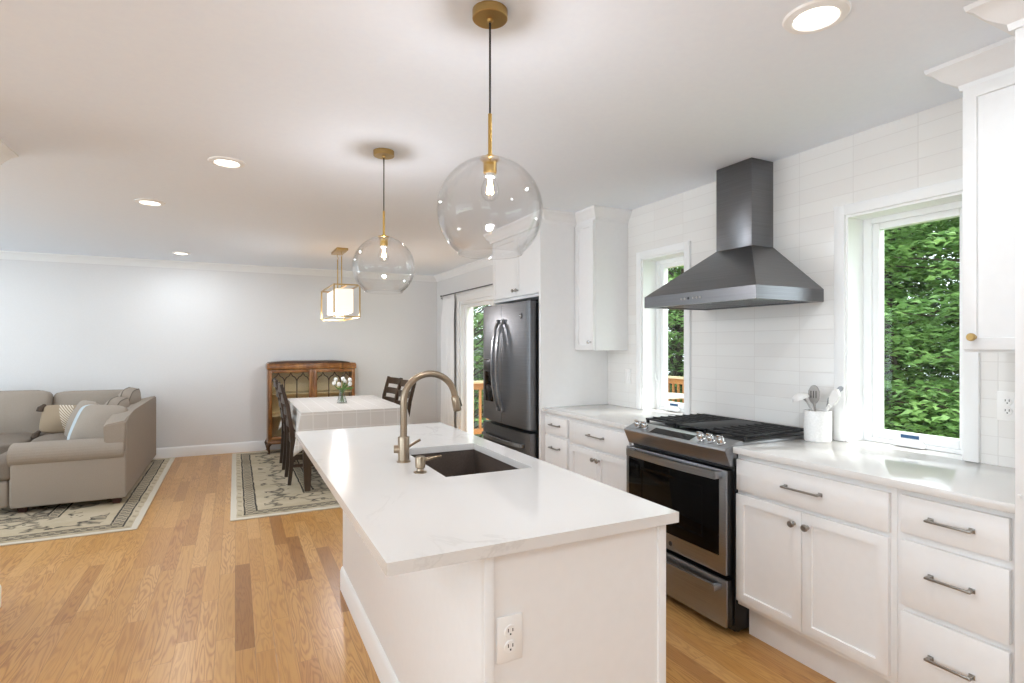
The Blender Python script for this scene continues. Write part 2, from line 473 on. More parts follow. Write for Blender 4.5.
class MB:
    def __init__(s):
        s.b = bmesh.new()

    def box(s, x0, x1, y0, y1, z0, z1, bev=0.0, seg=2):
        r = bmesh.ops.create_cube(s.b, size=1.0)
        vs = r['verts']
        bmesh.ops.scale(s.b, vec=(abs(x1 - x0), abs(y1 - y0), abs(z1 - z0)), verts=vs)
        bmesh.ops.translate(s.b, vec=((x0 + x1) / 2, (y0 + y1) / 2, (z0 + z1) / 2), verts=vs)
        if bev > 0:
            es = list({e for v in vs for e in v.link_edges})
            bmesh.ops.bevel(s.b, geom=es, offset=bev, segments=seg, affect='EDGES', profile=0.5)
        return s

    def lathe(s, prof, c=(0, 0, 0), n=32, axis='z'):
        """prof: list of (radius, height)"""
        rings = []
        for (r, h) in prof:
            ring = []
            if r < 1e-6:
                ring.append(s.b.verts.new(s._ax(0, 0, h, c, axis)))
            else:
                for i in range(n):
                    a = 2 * PI * i / n
                    ring.append(s.b.verts.new(s._ax(r * math.cos(a), r * math.sin(a), h, c, axis)))
            rings.append(ring)
        for A, B in zip(rings, rings[1:]):
            s._bridge(A, B)
        return s

    def _ax(s, u, v, h, c, axis):
        if axis == 'z':
            p = (u, v, h)
        elif axis == 'x':
            p = (h, u, v)
        else:
            p = (u, h, v)
        return (p[0] + c[0], p[1] + c[1], p[2] + c[2])

    def _bridge(s, A, B):
        if len(A) == 1 and len(B) == 1:
            return
        n = max(len(A), len(B))
        for i in range(n):
            j = (i + 1) % n
            if len(A) == 1:
                f = (A[0], B[j], B[i])
            elif len(B) == 1:
                f = (A[i], A[j], B[0])
            else:
                f = (A[i], A[j], B[j], B[i])
            try:
                s.b.faces.new(f)
            except ValueError:
                pass

    def cyl(s, r, a, b, n=20, bev=0.0):
        """capped cylinder between two points"""
        s.tube([a, b], r, n)
        return s

    def tube(s, pts, r, n=10, caps=True, rect=None, up=None):
        """sweep along pts. r number or list; rect=(w,h) half-sizes for a rectangular section"""
        pts = [Vector(p) for p in pts]
        rs = r if isinstance(r, (list, tuple)) else [r] * len(pts)
        rings = []
        upv = Vector(up) if up else None
        prev = None
        for i, p in enumerate(pts):
            if i == 0:
                d = pts[1] - pts[0]
            elif i == len(pts) - 1:
                d = pts[-1] - pts[-2]
            else:
                d = (pts[i + 1] - p).normalized() + (p - pts[i - 1]).normalized()
            d.normalize()
            if upv is not None:
                a = upv - d * upv.dot(d)
            elif prev is None:
                ref = Vector((0, 0, 1)) if abs(d.z) < 0.9 else Vector((1, 0, 0))
                a = ref - d * ref.dot(d)
            else:
                a = prev - d * prev.dot(d)
            a.normalize()
            prev = a
            bb = d.cross(a)
            ring = []
            if rect:
                w, h = rect
                k = rs[i] if isinstance(r, (list, tuple)) else 1.0
                for (su, sv) in ((1, 1), (-1, 1), (-1, -1), (1, -1)):
                    ring.append(s.b.verts.new(p + a * (su * w * k) + bb * (sv * h * k)))
            else:
                for q in range(n):
                    th = 2 * PI * q / n
                    ring.append(s.b.verts.new(p + (a * math.cos(th) + bb * math.sin(th)) * rs[i]))
            rings.append(ring)
        for A, B in zip(rings, rings[1:]):
            s._bridge(A, B)
        if caps:
            for ring in (rings[0], rings[-1]):
                try:
                    s.b.faces.new(ring)
                except ValueError:
                    pass
        return s

    def prism(s, poly, axis, lo, hi, bev=0.0):
        """extrude 2-D polygon along an axis; poly in the other two axes (x<y<z order)"""
        def P(u, v, w):
            return {'x': (w, u, v), 'y': (u, w, v), 'z': (u, v, w)}[axis]
        A = [s.b.verts.new(P(u, v, lo)) for (u, v) in poly]
        B = [s.b.verts.new(P(u, v, hi)) for (u, v) in poly]
        n = len(poly)
        fs = [s.b.faces.new(A), s.b.faces.new(B)]
        for i in range(n):
            j = (i + 1) % n
            fs.append(s.b.faces.new((A[i], A[j], B[j], B[i])))
        if bev:
            es = list({e for f in fs for e in f.edges})
            bmesh.ops.bevel(s.b, geom=es, offset=bev, segments=2, affect='EDGES')
        return s

    def sphere(s, c, r, sx=1, sy=1, sz=1, n=16):
        m = Matrix.Translation(c) @ Matrix.Diagonal((r * sx, r * sy, r * sz, 1))
        bmesh.ops.create_uvsphere(s.b, u_segments=n, v_segments=max(6, n // 2), radius=1.0, matrix=m)
        return s

    def mold(s, path, prof, closed=False, up=(0, 0, 1)):
        """sweep a profile (out, up) along a horizontal path with mitred corners; out is to the right of travel"""
        pts = [Vector(p) for p in path]
        rings = []
        n = len(pts)
        for i, p in enumerate(pts):
            d0 = (p - pts[i - 1]).normalized() if (i > 0 or closed) else None
            d1 = (pts[(i + 1) % n] - p).normalized() if (i < n - 1 or closed) else None
            if d0 is None:
                d0 = d1
            if d1 is None:
                d1 = d0
            n0 = Vector((d0.y, -d0.x, 0))
            n1 = Vector((d1.y, -d1.x, 0))
            mt = (n0 + n1)
            mt = mt / max(1e-6, mt.length)
            k = 1.0 / max(0.2, mt.dot(n0))
            rings.append([s.b.verts.new(p + mt * (o * k) + Vector((0, 0, h))) for (o, h) in prof])
        for A, B in zip(rings, rings[1:]):
            s._bridge(A, B)
        for ring in (rings[0], rings[-1]):
            s.b.faces.new(ring)
        return s

    def puff(s, c, sx, sy, sz, p=5.0, n=12, rot=None, puff=0.25, thin='y'):
        """a stuffed cushion: rounded box, thick in the middle and thin at its seam"""
        old = set(s.b.verts)
        vs = bmesh.ops.create_cube(s.b, size=2.0)['verts']
        es = list({e for v in vs for e in v.link_edges})
        bmesh.ops.subdivide_edges(s.b, edges=es, cuts=n, use_grid_fill=True)
        allv = [v for v in s.b.verts if v not in old]
        ti = 'xyz'.index(thin)
        oi = [i for i in range(3) if i != ti]
        for v in allv:
            q = Vector(v.co)
            L = (abs(q.x) ** p + abs(q.y) ** p + abs(q.z) ** p) ** (1 / p)
            q = q / L
            u, w = q[oi[0]], q[oi[1]]
            q[ti] *= (1 - puff) + puff * (1 - u * u) * (1 - w * w) * 1.6
            q = Vector((q.x * sx / 2, q.y * sy / 2, q.z * sz / 2))
            nn = noise.noise(Vector((q.x * 7 + c[0] * 9, q.y * 7 + c[1] * 5, q.z * 7))) * 0.006
            q[ti] += nn
            if rot is not None:
                q = rot @ q
            v.co = q + Vector(c)
        return s

    def xform(s, mtx):
        bmesh.ops.transform(s.b, matrix=mtx, verts=s.b.verts[:])
        return s


LOC = {}


def tag(o, label=None, cat=None, group=None, kind=None):
    if label:
        o['label'] = label
    if cat:
        o['category'] = cat
    if group:
        o['group'] = group
    if kind:
        o['kind'] = kind
    return o


def thing(name, label, cat, loc=(0, 0, 0), group=None, kind=None):
    o = bpy.data.objects.new(name, None)
    o.empty_display_size = 0.1
    col.objects.link(o)
    o.location = loc
    LOC[o.name] = Vector(loc)
    return tag(o, label, cat, group, kind)


def obj(name, mb, m, parent=None, loc=None, ang=32, label=None):
    """link an MB (in world coordinates) as one mesh object; child meshes share their thing's origin"""
    b = mb.b
    bmesh.ops.recalc_face_normals(b, faces=b.faces[:])
    root = Vector(loc) if loc is not None else (LOC[parent.name] if parent is not None else Vector((0, 0, 0)))
    if root.length:
        bmesh.ops.translate(b, vec=-root, verts=b.verts[:])
    me = bpy.data.meshes.new(name)
    b.to_mesh(me)
    b.free()
    for p in me.polygons:
        p.use_smooth = True
    me.set_sharp_from_angle(angle=R(ang))
    me.materials.append(M[m] if isinstance(m, str) else m)
    o = bpy.data.objects.new(name, me)
    col.objects.link(o)
    LOC[o.name] = root
    if parent is not None:
        o.parent = parent
        if loc is not None:
            o.location = root - LOC[parent.name]
    else:
        o.location = root
    if label:
        o['label'] = label
    return o


def struct(name, mb, m, parent=None):
    o = obj(name, mb, m, parent)
    if parent is None:
        o['kind'] = 'structure'
    return o


def copy_tree(o, parent=None):
    c = o.copy()
    col.objects.link(c)
    if parent is not None:
        c.parent = parent
    for ch in list(o.children):
        copy_tree(ch, c)
    return c


XW = 2.742      # kitchen wall face
YB = 8.07       # back wall face
H = 2.44
XL = -4.6
YR = -2.6

# ------------------------------------------------------------------ room shell
struct('floor', MB().box(XL - .3, XW + .14, YR - .2, YB + .2, -0.12, 0.0), 'floor')
struct('ceiling', MB().box(XL - .3, XW + .25, YR - .2, YB + .2, H, H + 0.15), 'ceil')
struct('wall_back', MB().box(XL - .2, XW + .2, YB, YB + .15, 0, H), 'wall')


def wall_holes(axis, face, thick, lo, hi, holes, z0=0.0, z1=H):
    """a wall along y (axis x) or along x (axis y) with rectangular openings (lo, hi, zlo, zhi)"""
    mb = MB()

    def put(a, b, c, d):
        if b - a < 1e-4 or d - c < 1e-4:
            return
        if axis == 'x':
            mb.box(min(face, face + thick), max(face, face + thick), a, b, c, d)
        else:
            mb.box(a, b, min(face, face + thick), max(face, face + thick), c, d)
    cur = lo
    for (a, b, c, d) in sorted(holes):
        put(cur, a, z0, z1)
        put(a, b, z0, c)
        put(a, b, d, z1)
        cur = b
    put(cur, hi, z0, z1)
    return mb


W1 = (2.857, 3.305)
W2 = (1.238, 1.748)
WZ = (0.884, 2.045)
SD = (5.25, 7.10)
struct('wall_right', wall_holes('x', XW, 0.2, 3.76, YB, [(SD[0], SD[1], 0.0, 1.985)]), 'wall')
struct('wall_right_tiled', wall_holes('x', XW, 0.2, -1.0, 3.76, [(W1[0], W1[1], WZ[0], WZ[1]), (W2[0], W2[1], WZ[0], WZ[1])]), 'tile')
struct('wall_right_rear', MB().box(XW, XW + .2, YR, -1.0, 0, H), 'wall')
struct('wall_left', wall_holes('x', XL, -0.15, YR, YB, [(-1.5, 2.7, 0.9, 2.3), (3.99, 7.0, 0.3, 2.3)]), 'wall')  # both openings are invented to let fill light in
struct('wall_rear', wall_holes('y', YR, -0.15, XL, XW, [(-3.4, -1.0, 0.9, 2.25)]), 'wall')  # opening invented for the rear fill light
struct('wall_partition', MB().box(-1.255, -1.135, 2.95, 3.87, 0, H, 0.002).box(XL, -1.255, 2.95, 3.07, 0, H), 'wall')

CROWN = [(0, 0), (0, -0.085), (0.012, -0.085), (0.018, -0.07), (0.045, -0.03), (0.062, -0.016), (0.07, -0.012), (0.07, 0)]
BASE = [(0, 0), (0.014, 0), (0.014, 0.105), (0.009, 0.122), (0.004, 0.13), (0, 0.13)]
struct('trim_1', MB().mold([(XL, YB, H), (XW, YB, H), (XW, 4.775, H)], CROWN), 'trim')
PPATH = [(-1.135, 2.95), (-1.135, 3.87), (-1.255, 3.87), (-1.255, 3.07), (XL, 3.07)]
struct('trim_2', MB().mold([(x, y, H) for (x, y) in PPATH], CROWN), 'trim')
struct('baseboard_back', MB().mold([(XL, YB, 0), (XW, YB, 0)], BASE), 'trim')
struct('baseboard_partition', MB().mold([(x, y, 0) for (x, y) in PPATH], BASE), 'trim')
struct('baseboard_right', MB().mold([(XW, YB, 0), (XW, 7.19, 0)], BASE), 'trim')


def kitchen_window(name, y0, y1):
    w = thing(name, None, None, (XW + .1, (y0 + y1) / 2, 0.914), kind='structure')
    zt = WZ[1]
    zs = 0.914
    c = MB()
    cw = 0.052
    c.box(XW - .018, XW, y0 - cw, y0, zs + .0005, zt + cw, 0.002)
    c.box(XW - .018, XW, y1, y1 + cw, zs + .0005, zt + cw, 0.002)
    c.box(XW - .018, XW, y0, y1, zt, zt + cw, 0.002)
    obj('casing', c, 'trim', w)
    j = MB()
    j.box(XW - .004, XW + .125, y0, y0 + .012, zs + .0005, zt)
    j.box(XW - .004, XW + .125, y1 - .012, y1, zs + .0005, zt)
    j.box(XW - .004, XW + .125, y0 + .012, y1 - .012, zt - .012, zt)
    obj('jamb', j, 'trim', w)
    xf = XW + .118
    f = MB()
    fw = 0.040
    ya, yb, zb, za = y0 + .012, y1 - .012, zs + .0005, zt - .012
    f.box(xf, xf + .07, ya, ya + fw, zb, za, .003)
    f.box(xf, xf + .07, yb - fw, yb, zb, za, .003)
    f.box(xf, xf + .07, ya + fw, yb - fw, zb, zb + .02, .003)
    f.box(xf, xf + .07, ya + fw, yb - fw, za - fw + .012, za, .003)
    fo = obj('window_frame', f, 'vinyl', w)
    s = MB()
    sw = 0.032
    xs = xf + .012
    ya2, yb2, zb2, za2 = ya + fw, yb - fw, zb + .02, za - fw + .012
    s.box(xs, xs + .045, ya2, ya2 + sw, zb2, za2, .004)
    s.box(xs, xs + .045, yb2 - sw, yb2, zb2, za2, .004)
    s.box(xs, xs + .045, ya2 + sw, yb2 - sw, zb2, zb2 + sw + .01, .004)
    s.box(xs, xs + .045, ya2 + sw, yb2 - sw, za2 - sw, za2, .004)
    so = obj('sash', s, 'vinyl', w)
    p = MB().box(xs + .02, xs + .026, ya2 + sw - .004, yb2 - sw + .004, zb2 + sw + .006, za2 - sw + .004)
    obj('pane', p, 'pane', so)
    ym = (y0 + y1) / 2 + .02
    k = MB()
    k.box(xf - .03, xf + .004, ym - .07, ym + .07, zb + .002, zb + .022, .008)
    k.box(xf - .018, xf + .004, ym - .055, ym + .055, zb + .02, zb + .034, .006)
    k.tube([(xf - .024, ym + .045, zb + .03), (xf - .028, ym + .0, zb + .030), (xf - .030, ym - .055, zb + .022)], [.008, .007, .009], 10)
    obj('crank_handle', k, 'vinyl', w)
    lb = MB().box(xs - .0016, xs - .0004, ym - .03, ym + .05, zb2 + .018, zb2 + .034)
    obj('sticker', lb, 'blue_label', so, label='small blue sticker on the sash')
    lk = MB()
    lk.box(xf - .006, xf, yb - .03, yb - .012, 1.11, 1.20, .003)
    lk.tube([(xf - .008, yb - .021, 1.13), (xf - .024, yb - .021, 1.15), (xf - .022, yb - .021, 1.18)], .006, 8)
    obj('latch', lk, 'vinyl', w)
    return w


kitchen_window('window_1', *W1)
kitchen_window('window_2', *W2)


def added_window(name, axis, face, lo, hi, z0, z1, mull):  # frames for unseen windows, added because the fill light needs openings
    w = thing(name, None, None, (0, 0, 0), kind='structure')
    m = MB()
    t = 0.06

    def put(a, b, c, d):
        if axis == 'x':
            m.box(face - .12, face - .03, a, b, c, d, .003)
        else:
            m.box(a, b, face - .12, face - .03, c, d, .003)
    put(lo, hi, z0, z0 + t)
    put(lo, hi, z1 - t, z1)
    put(lo, lo + t, z0 + t, z1 - t)
    put(hi - t, hi, z0 + t, z1 - t)
    for q in range(1, mull):
        c = lo + (hi - lo) * q / mull
        put(c - .03, c + .03, z0 + t, z1 - t)
    obj('window_frame', m, 'vinyl', w)


added_window('added_window_left', 'x', XL, 3.99, 7.0, 0.3, 2.3, 2)
added_window('added_window_left_front', 'x', XL, -1.5, 2.7, 0.9, 2.3, 3)
added_window('added_window_rear', 'y', YR, -3.4, -1.0, 0.9, 2.25, 2)

# sliding glass door in the dining area
d1 = thing('door_1', None, None, (XW + .1, 6.2, 0), kind='structure')
m = MB()
m.box(XW - .02, XW, SD[1], SD[1] + .085, 0, 2.07, .003)
m.box(XW - .02, XW, SD[0] - .085, SD[0], 0, 2.07, .003)
m.box(XW - .02, XW, SD[0], SD[1], 1.985, 2.07, .003)
m.box(XW - .026, XW, SD[0] - .1, SD[1] + .1, 2.07, 2.09, .003)
obj('casing', m, 'trim', d1)
m = MB()
m.box(XW + .0, XW + .16, SD[1] - .045, SD[1], 0.0, 1.985, .003)
m.box(XW + .0, XW + .16, SD[0], SD[0] + .045, 0.0, 1.985, .003)
m.box(XW + .0, XW + .16, SD[0] + .045, SD[1] - .045, 1.945, 1.985, .003)
m.box(XW + .0, XW + .16, SD[0] + .045, SD[1] - .045, 0.0, 0.03, .003)
obj('door_frame', m, 'vinyl', d1)


def slider_panel(y0, y1, x):
    f = MB()
    s = .07
    f.box(x, x + .04, y0, y0 + s, .03, 1.945, .004)
    f.box(x, x + .04, y1 - s, y1, .03, 1.945, .004)
    f.box(x, x + .04, y0 + s, y1 - s, .03, .14, .004)
    f.box(x, x + .04, y0 + s, y1 - s, 1.90, 1.945, .004)
    o = obj('door_panel', f, 'vinyl', d1)
    obj('pane', MB().box(x + .016, x + .024, y0 + s - .01, y1 - s + .01, .13, 1.91), 'screen', o)
    return o


slider_panel(6.13, 7.055, XW + .05)
slider_panel(5.295, 6.20, XW + .10)

# ------------------------------------------------------------------ cabinet helpers (fronts face -x)


def shaker(x, y0, y1, z0, z1, th=.02, rail=.058, flat=False):
    """door or drawer front whose outer face is at x"""
    mb = MB()
    mb.box(x, x + th, y0, y1, z0, z1, 0.0022, 2)
    if not flat:
        b = mb.b
        f = min(b.faces, key=lambda f: (f.calc_center_median().x, -f.calc_area()))
        f = max([q for q in b.faces if abs(q.calc_center_median().x - x) < 1e-5], key=lambda q: q.calc_area())
        bmesh.ops.inset_region(b, faces=[f], thickness=rail, depth=0.0)
        r = bmesh.ops.inset_region(b, faces=[f], thickness=.0025, depth=0.0)
        for v in f.verts:
            v.co.x += .009
    return mb


def bar_pull(x, yc, z, L, name='handle', mt='nickel', parent=None):
    m = MB()
    h = L / 2
    m.box(x - .030, x - .021, yc - h, yc + h, z - .004, z + .004, .0015)
    for s in (-1, 1):
        m.box(x - .028, x, yc + s * (h - .008) - .006, yc + s * (h - .008) + .006, z - .005, z + .005, .0015)
        m.box(x - .003, x, yc + s * (h - .008) - .009, yc + s * (h - .008) + .009, z - .008, z + .008, .001)
    return obj(name, m, mt, parent)


def knob(x, y, z, parent, mt='nickel', r=.0145):
    m = MB()
    m.lathe([(0, -.030), (r * .8, -.030), (r, -.026), (r, -.019), (r * .75, -.015), (r * .42, -.011), (r * .42, -.002), (r * .6, 0), (0, 0)], (x, y, z), 20, 'x')
    return obj('knob', m, mt, parent)


XF = 2.152   # carcass front; doors stand 20 mm proud of it
XD = 2.132
ZC0, ZC1 = .884, .914


def carcass(t, y0, y1, toe=True):
    m = MB()
    m.box(XF, XW - .001, y0, y1, .162, ZC0, .001)
    obj('body', m, 'cab', t)
    m = MB()
    m.box(XF + .075, XW - .001, y0, y1, 0, .162)
    obj('toe_kick', m, 'cab', t)


# right of the range: drawer over two doors, then a bank of three drawers
c1 = thing('base_cabinet', 'wide white base cabinet with one drawer over two doors, right of the stove', 'cabinet', (2.45, 1.535, 0), 'white base cabinets')
carcass(c1, 1.183, 1.897)
o = obj('drawer', shaker(XD, 1.203, 1.890, .712, .857, flat=True), 'cab', c1)
bar_pull(XD, 1.545, .787, .175, parent=o)
o = obj('door', shaker(XD, 1.205, 1.5495, .186, .693), 'cab', c1)
knob(XD, 1.522, .638, o)
o = obj('door', shaker(XD, 1.5525, 1.893, .186, .693), 'cab', c1)
knob(XD, 1.585, .638, o)
c2 = thing('drawer_cabinet', 'white base cabinet with a bank of three drawers under the right-hand worktop', 'cabinet', (2.45, 1.0, 0), 'white base cabinets')
carcass(c2, .826, 1.182)
for (a, b, hz) in ((.730, .862, .797), (.472, .703, .603), (.186, .448, .325)):
    o = obj('drawer', shaker(XD, .849, 1.162, a, b, flat=True), 'cab', c2)
    bar_pull(XD, 1.005, hz, .135, parent=o)

# left of the range
c3 = thing('base_cabinet', 'white base cabinet with one drawer over two doors, left of the stove', 'cabinet', (2.45, 3.0, 0), 'white base cabinets')
carcass(c3, 2.672, 3.380)
o = obj('drawer', shaker(XD, 2.695, 3.362, .712, .857, flat=True), 'cab', c3)
bar_pull(XD, 3.035, .792, .175, parent=o)
o = obj('door', shaker(XD, 2.695, 3.027, .186, .693), 'cab', c3)
knob(XD, 3.002, .638, o)
o = obj('door', shaker(XD, 3.030, 3.362, .186, .693), 'cab', c3)
knob(XD, 3.055, .638, o)
c4 = thing('drawer_cabinet', 'narrow white drawer cabinet between the refrigerator panel and two-door cabinet', 'cabinet', (2.45, 3.55, 0), 'white base cabinets')
carcass(c4, 3.381, 3.737)
for (a, b, hz) in ((.730, .857, .80), (.472, .712, .63), (.186, .448, .325)):
    o = obj('drawer', shaker(XD, 3.400, 3.712, a, b, flat=True), 'cab', c4)
    bar_pull(XD, 3.555, hz, .13, parent=o)

# worktops
ct = MB()
ct.box(2.117, XW - .0005, .826, 1.899, ZC0, ZC1, .003)
ct.box(XW - .003, XW + .128, W2[0] + .0125, W2[1] - .0125, ZC0 + .002, ZC1 - .0002)
o = obj('countertop', ct, 'quartz', None, (2.43, 1.36, ZC1))
tag(o, 'white quartz worktop right of the stove, running under the larger window', 'countertop', 'quartz worktops')
ct = MB()
ct.box(2.117, XW - .0005, 2.668, 3.738, ZC0, ZC1, .003)
ct.box(XW - .003, XW + .128, W1[0] + .0125, W1[1] - .0125, ZC0 + .002, ZC1 - .0002)
o = obj('countertop', ct, 'quartz', None, (2.43, 3.17, ZC1))
tag(o, 'white quartz worktop left of the stove, ending at the refrigerator panel', 'countertop', 'quartz worktops')

# ---- upper cabinets
CAB_CROWN = [(0, 0), (0, -0.095), (0.006, -0.095), (0.008, -0.075), (0.03, -0.05), (0.042, -0.022), (0.050, -0.016), (0.052, 0)]


BIG_CROWN = [(a * 1.75, b) for (a, b) in CAB_CROWN]


def rev(p):
    return [(-a, b) for (a, b) in p]


u1 = thing('upper_cabinet', 'narrow white wall cabinet between the refrigerator panel and the small window', 'wall cabinet', (2.58, 3.61, 1.357), 'white wall cabinets')
obj('body', MB().box(2.440, XW - .0005, 3.480, 3.738, 1.357, H - .0005, .001), 'cab', u1)
o = obj('door', shaker(2.419, 3.486, 3.734, 1.360, 2.345, .021), 'cab', u1)
knob(2.419, 3.518, 1.42, o, 'chrome')
obj('crown', MB().mold([(XW - .001, 3.480, H - .001), (2.440, 3.480, H - .001), (2.440, 3.738, H - .001)], rev(CAB_CROWN)), 'cab', u1)

u2 = thing('upper_cabinet', 'white wall cabinet with brass knob right of the large window', 'wall cabinet', (2.58, .96, 1.371), 'white wall cabinets')
obj('body', MB().box(2.434, XW - .0005, .826, 1.104, 1.371, H - .0005, .001), 'cab', u2)
o = obj('door', shaker(2.412, .83, 1.100, 1.380, 2.345, .021), 'cab', u2)
knob(2.412, 1.063, 1.426, o, 'brass_pale')
obj('crown', MB().mold([(2.434, .826, H - .001), (2.434, 1.104, H - .001), (XW - .001, 1.104, H - .001)], rev(BIG_CROWN)), 'cab', u2)

p1 = thing('pantry_cabinet', 'tall white pantry cabinet cut by the right edge, beside the worktop end', 'cabinet', (2.4, .4, 0))
obj('body', MB().box(2.10, XW - .0005, -.10, .823, 0, H - .0005, .002), 'cab', p1)
o = obj('door', shaker(2.079, -.08, .795, .12, 1.38, .021), 'cab', p1)
o2 = obj('door', shaker(2.079, -.08, .795, 1.385, 2.34, .021), 'cab', p1)
obj('hinge_cap', MB().lathe([(0, -.004), (.005, -.004), (.006, 0), (0, 0)], (2.10, .812, .945), 14, 'x'), 'plastic', p1)
obj('crown', MB().mold([(2.10, -.10, H - .001), (2.10, .823, H - .001), (XW - .001, .823, H - .001)], rev(BIG_CROWN)), 'cab', p1)

# refrigerator enclosure: side panel and the cabinet above
fp = thing('refrigerator_cabinet', 'white cabinet housing around the refrigerator, two small doors above', 'cabinet', (2.4, 4.15, 0))
m = MB()
m.box(2.108, XW - .0005, 3.740, 3.766, 0, H - .0005, .001)
obj('side_panel', m, 'cab', fp)
obj('side_panel', MB().box(2.180, XW - .0005, 4.745, 4.770, 0, H - .0005, .001), 'cab', fp)
obj('body', MB().box(2.180, XW - .0005, 3.766, 4.745, 1.790, H - .0005, .001), 'cab', fp)
o = obj('door', shaker(2.159, 3.772, 4.254, 1.815, 2.345, .021), 'cab', fp)
knob(2.159, 4.222, 1.865, o)
o = obj('door', shaker(2.159, 4.257, 4.742, 1.815, 2.345, .021), 'cab', fp)
knob(2.159, 4.289, 1.865, o)
obj('crown', MB().mold([(2.440, 3.740, H - .001), (2.150, 3.740, H - .001), (2.150, 4.770, H - .001), (XW - .001, 4.770, H - .001)], rev(CAB_CROWN)), 'cab', fp)
obj('frieze', MB().box(2.1505, 2.1795, 3.766, 4.7699, H - .095, H - .0006), 'cab', fp)
obj('back_panel', MB().box(XW - .01, XW - .0006, 3.766, 4.745, 0, 1.790), 'black', fp)

# ------------------------------------------------------------------ refrigerator
rf = thing('refrigerator', 'stainless steel french-door refrigerator in the white cabinet housing', 'refrigerator', (0, 0, 0))
fy0, fy1 = 3.742, 4.655
ymid = 4.205
obj('body', MB().box(2.085, 2.70, fy0 + .006, fy1 - .006, .03, 1.735, .006), 'black', rf)


def bowed_door(y0, y1, z0, z1, xf=2.012, depth=.062, bow=.022, r=.008):
    pts = []
    yc, hw = (fy0 + fy1) / 2, (fy1 - fy0) / 2
    n = 14
    for i in range(n + 1):
        y = y0 + (y1 - y0) * i / n
        u = (y - yc) / hw
        e = 0.0
        dd = min(y - fy0, fy1 - y)
        if dd < r:
            e = r - math.sqrt(max(0, r * r - (r - dd) ** 2))
        pts.append((xf - bow * (1 - u * u) + e, y))
    pts += [(xf + depth, y1), (xf + depth, y0)]
    return MB().prism(pts, 'z', z0, z1)


ld = obj('left_door', bowed_door(ymid + .002, fy1, .735, 1.742), 'steel_dark', rf)
rd = obj('right_door', bowed_door(fy0, ymid - .002, .735, 1.742), 'steel_dark', rf)
dr = obj('freezer_drawer', bowed_door(fy0, fy1, .06, .705), 'steel_dark', rf)


def arc_handle(y, parent):
    pts = []
    for i in range(13):
        u = i / 12
        z = .845 + u * .76
        pts.append((1.985 - .062 * math.sin(PI * u) ** .6, y, z))
    m = MB().tube(pts, .012, 10, rect=(.009, .013), up=(1, 0, 0))
    m.box(1.965, 2.0, y - .014, y + .014, .835, .872, .004)
    m.box(1.965, 2.0, y - .014, y + .014, 1.575, 1.612, .004)
    return obj('handle', m, 'steel', parent)


arc_handle(ymid + .045, ld)
arc_handle(ymid - .045, rd)
m = MB()
m.box(1.985, 2.012, 4.38, 4.565, .90, 1.27, .006)
obj('dispenser', m, 'blackglass', ld)
m = MB()
m.box(1.981, 1.992, 4.385, 4.56, 1.165, 1.262, .003)
obj('control_display', m, 'badge', ld)
m = MB()
m.lathe([(0, -.003), (.021, -.003), (.024, 0), (0, 0)], (2.0, 3.865, 1.63), 24, 'x')
bd = obj('badge', m, 'badge', rd, label='round dark maker badge')
rg = MB()
tp = [(1.9965, 3.865 + .016 * math.cos(a), 1.63 + .016 * math.sin(a)) for a in [2 * PI * i / 24 for i in range(25)]]
rg.tube(tp, .0011, 6)
for dy in (-.004, .004):
    cp = [(1.9965, 3.865 + dy + .004 * math.cos(a), 1.63 + .005 * math.sin(a)) for a in [R(50 + i * 28) for i in range(10)]]
    rg.tube(cp, .0009, 6)
obj('monogram', rg, 'chrome', bd)
pts = [(1.99 - .045 * math.sin(PI * i / 12) ** .6, 3.83 + .74 * i / 12, .60) for i in range(13)]
m = MB().tube(pts, .012, 10, rect=(.009, .013), up=(1, 0, 0))
m.box(1.972, 2.005, 3.815, 3.85, .587, .613, .003)
m.box(1.972, 2.005, 4.55, 4.585, .587, .613, .003)
obj('handle', m, 'steel', dr)
m = MB()
m.box(2.035, 2.10, fy0 + .02, fy0 + .09, 1.738, 1.757, .004)
obj('hinge', m, 'black', rf)
m = MB()
m.box(2.035, 2.10, fy1 - .09, fy1 - .02, 1.738, 1.757, .004)
obj('hinge', m, 'black', rf)
for (x, y) in ((2.12, 3.80), (2.12, 4.60), (2.685, 3.80), (2.685, 4.60)):
    obj('foot', MB().cyl(.02, (x, y, 0), (x, y, .035), 12), 'black', rf)

rf.location = (.032, .060, 0)

# ------------------------------------------------------------------ range (gas stove)
ry0, ry1 = 1.904, 2.662
rc = (ry0 + ry1) / 2
rn = thing('gas_range', 'stainless steel gas stove with black glass oven door under the hood', 'stove', (2.4, rc, 0))
obj('body', MB().box(2.14, XW - .004, ry0, ry1, .025, .905, .002), 'black', rn)
obj('cooktop', MB().box(2.185, XW - .004, ry0 - .003, ry1 + .003, .9055, .926, .004), 'steel', rn)
obj('burner_tray', MB().box(2.215, XW - .03, ry0 + .02, ry1 - .02, .924, .9295, .002), 'black', rn)
# sloped control panel with a jutting lip
prof = [(2.106, .818), (2.140, .818), (2.190, .905), (2.190, .934), (2.150, .932), (2.072, .902), (2.070, .896)]
cp = obj('control_panel', MB().prism(prof, 'y', ry0 - .003, ry1 + .003, .002), 'steel', rn)


def on_panel(u):
    """a point on the sloped panel top, u from lip (0) to back (1)"""
    return 2.072 + u * .078, .902 + u * .030


sl = Vector((.078, 0, .030)).normalized()
nr = Vector((-.030, 0, .078)).normalized()


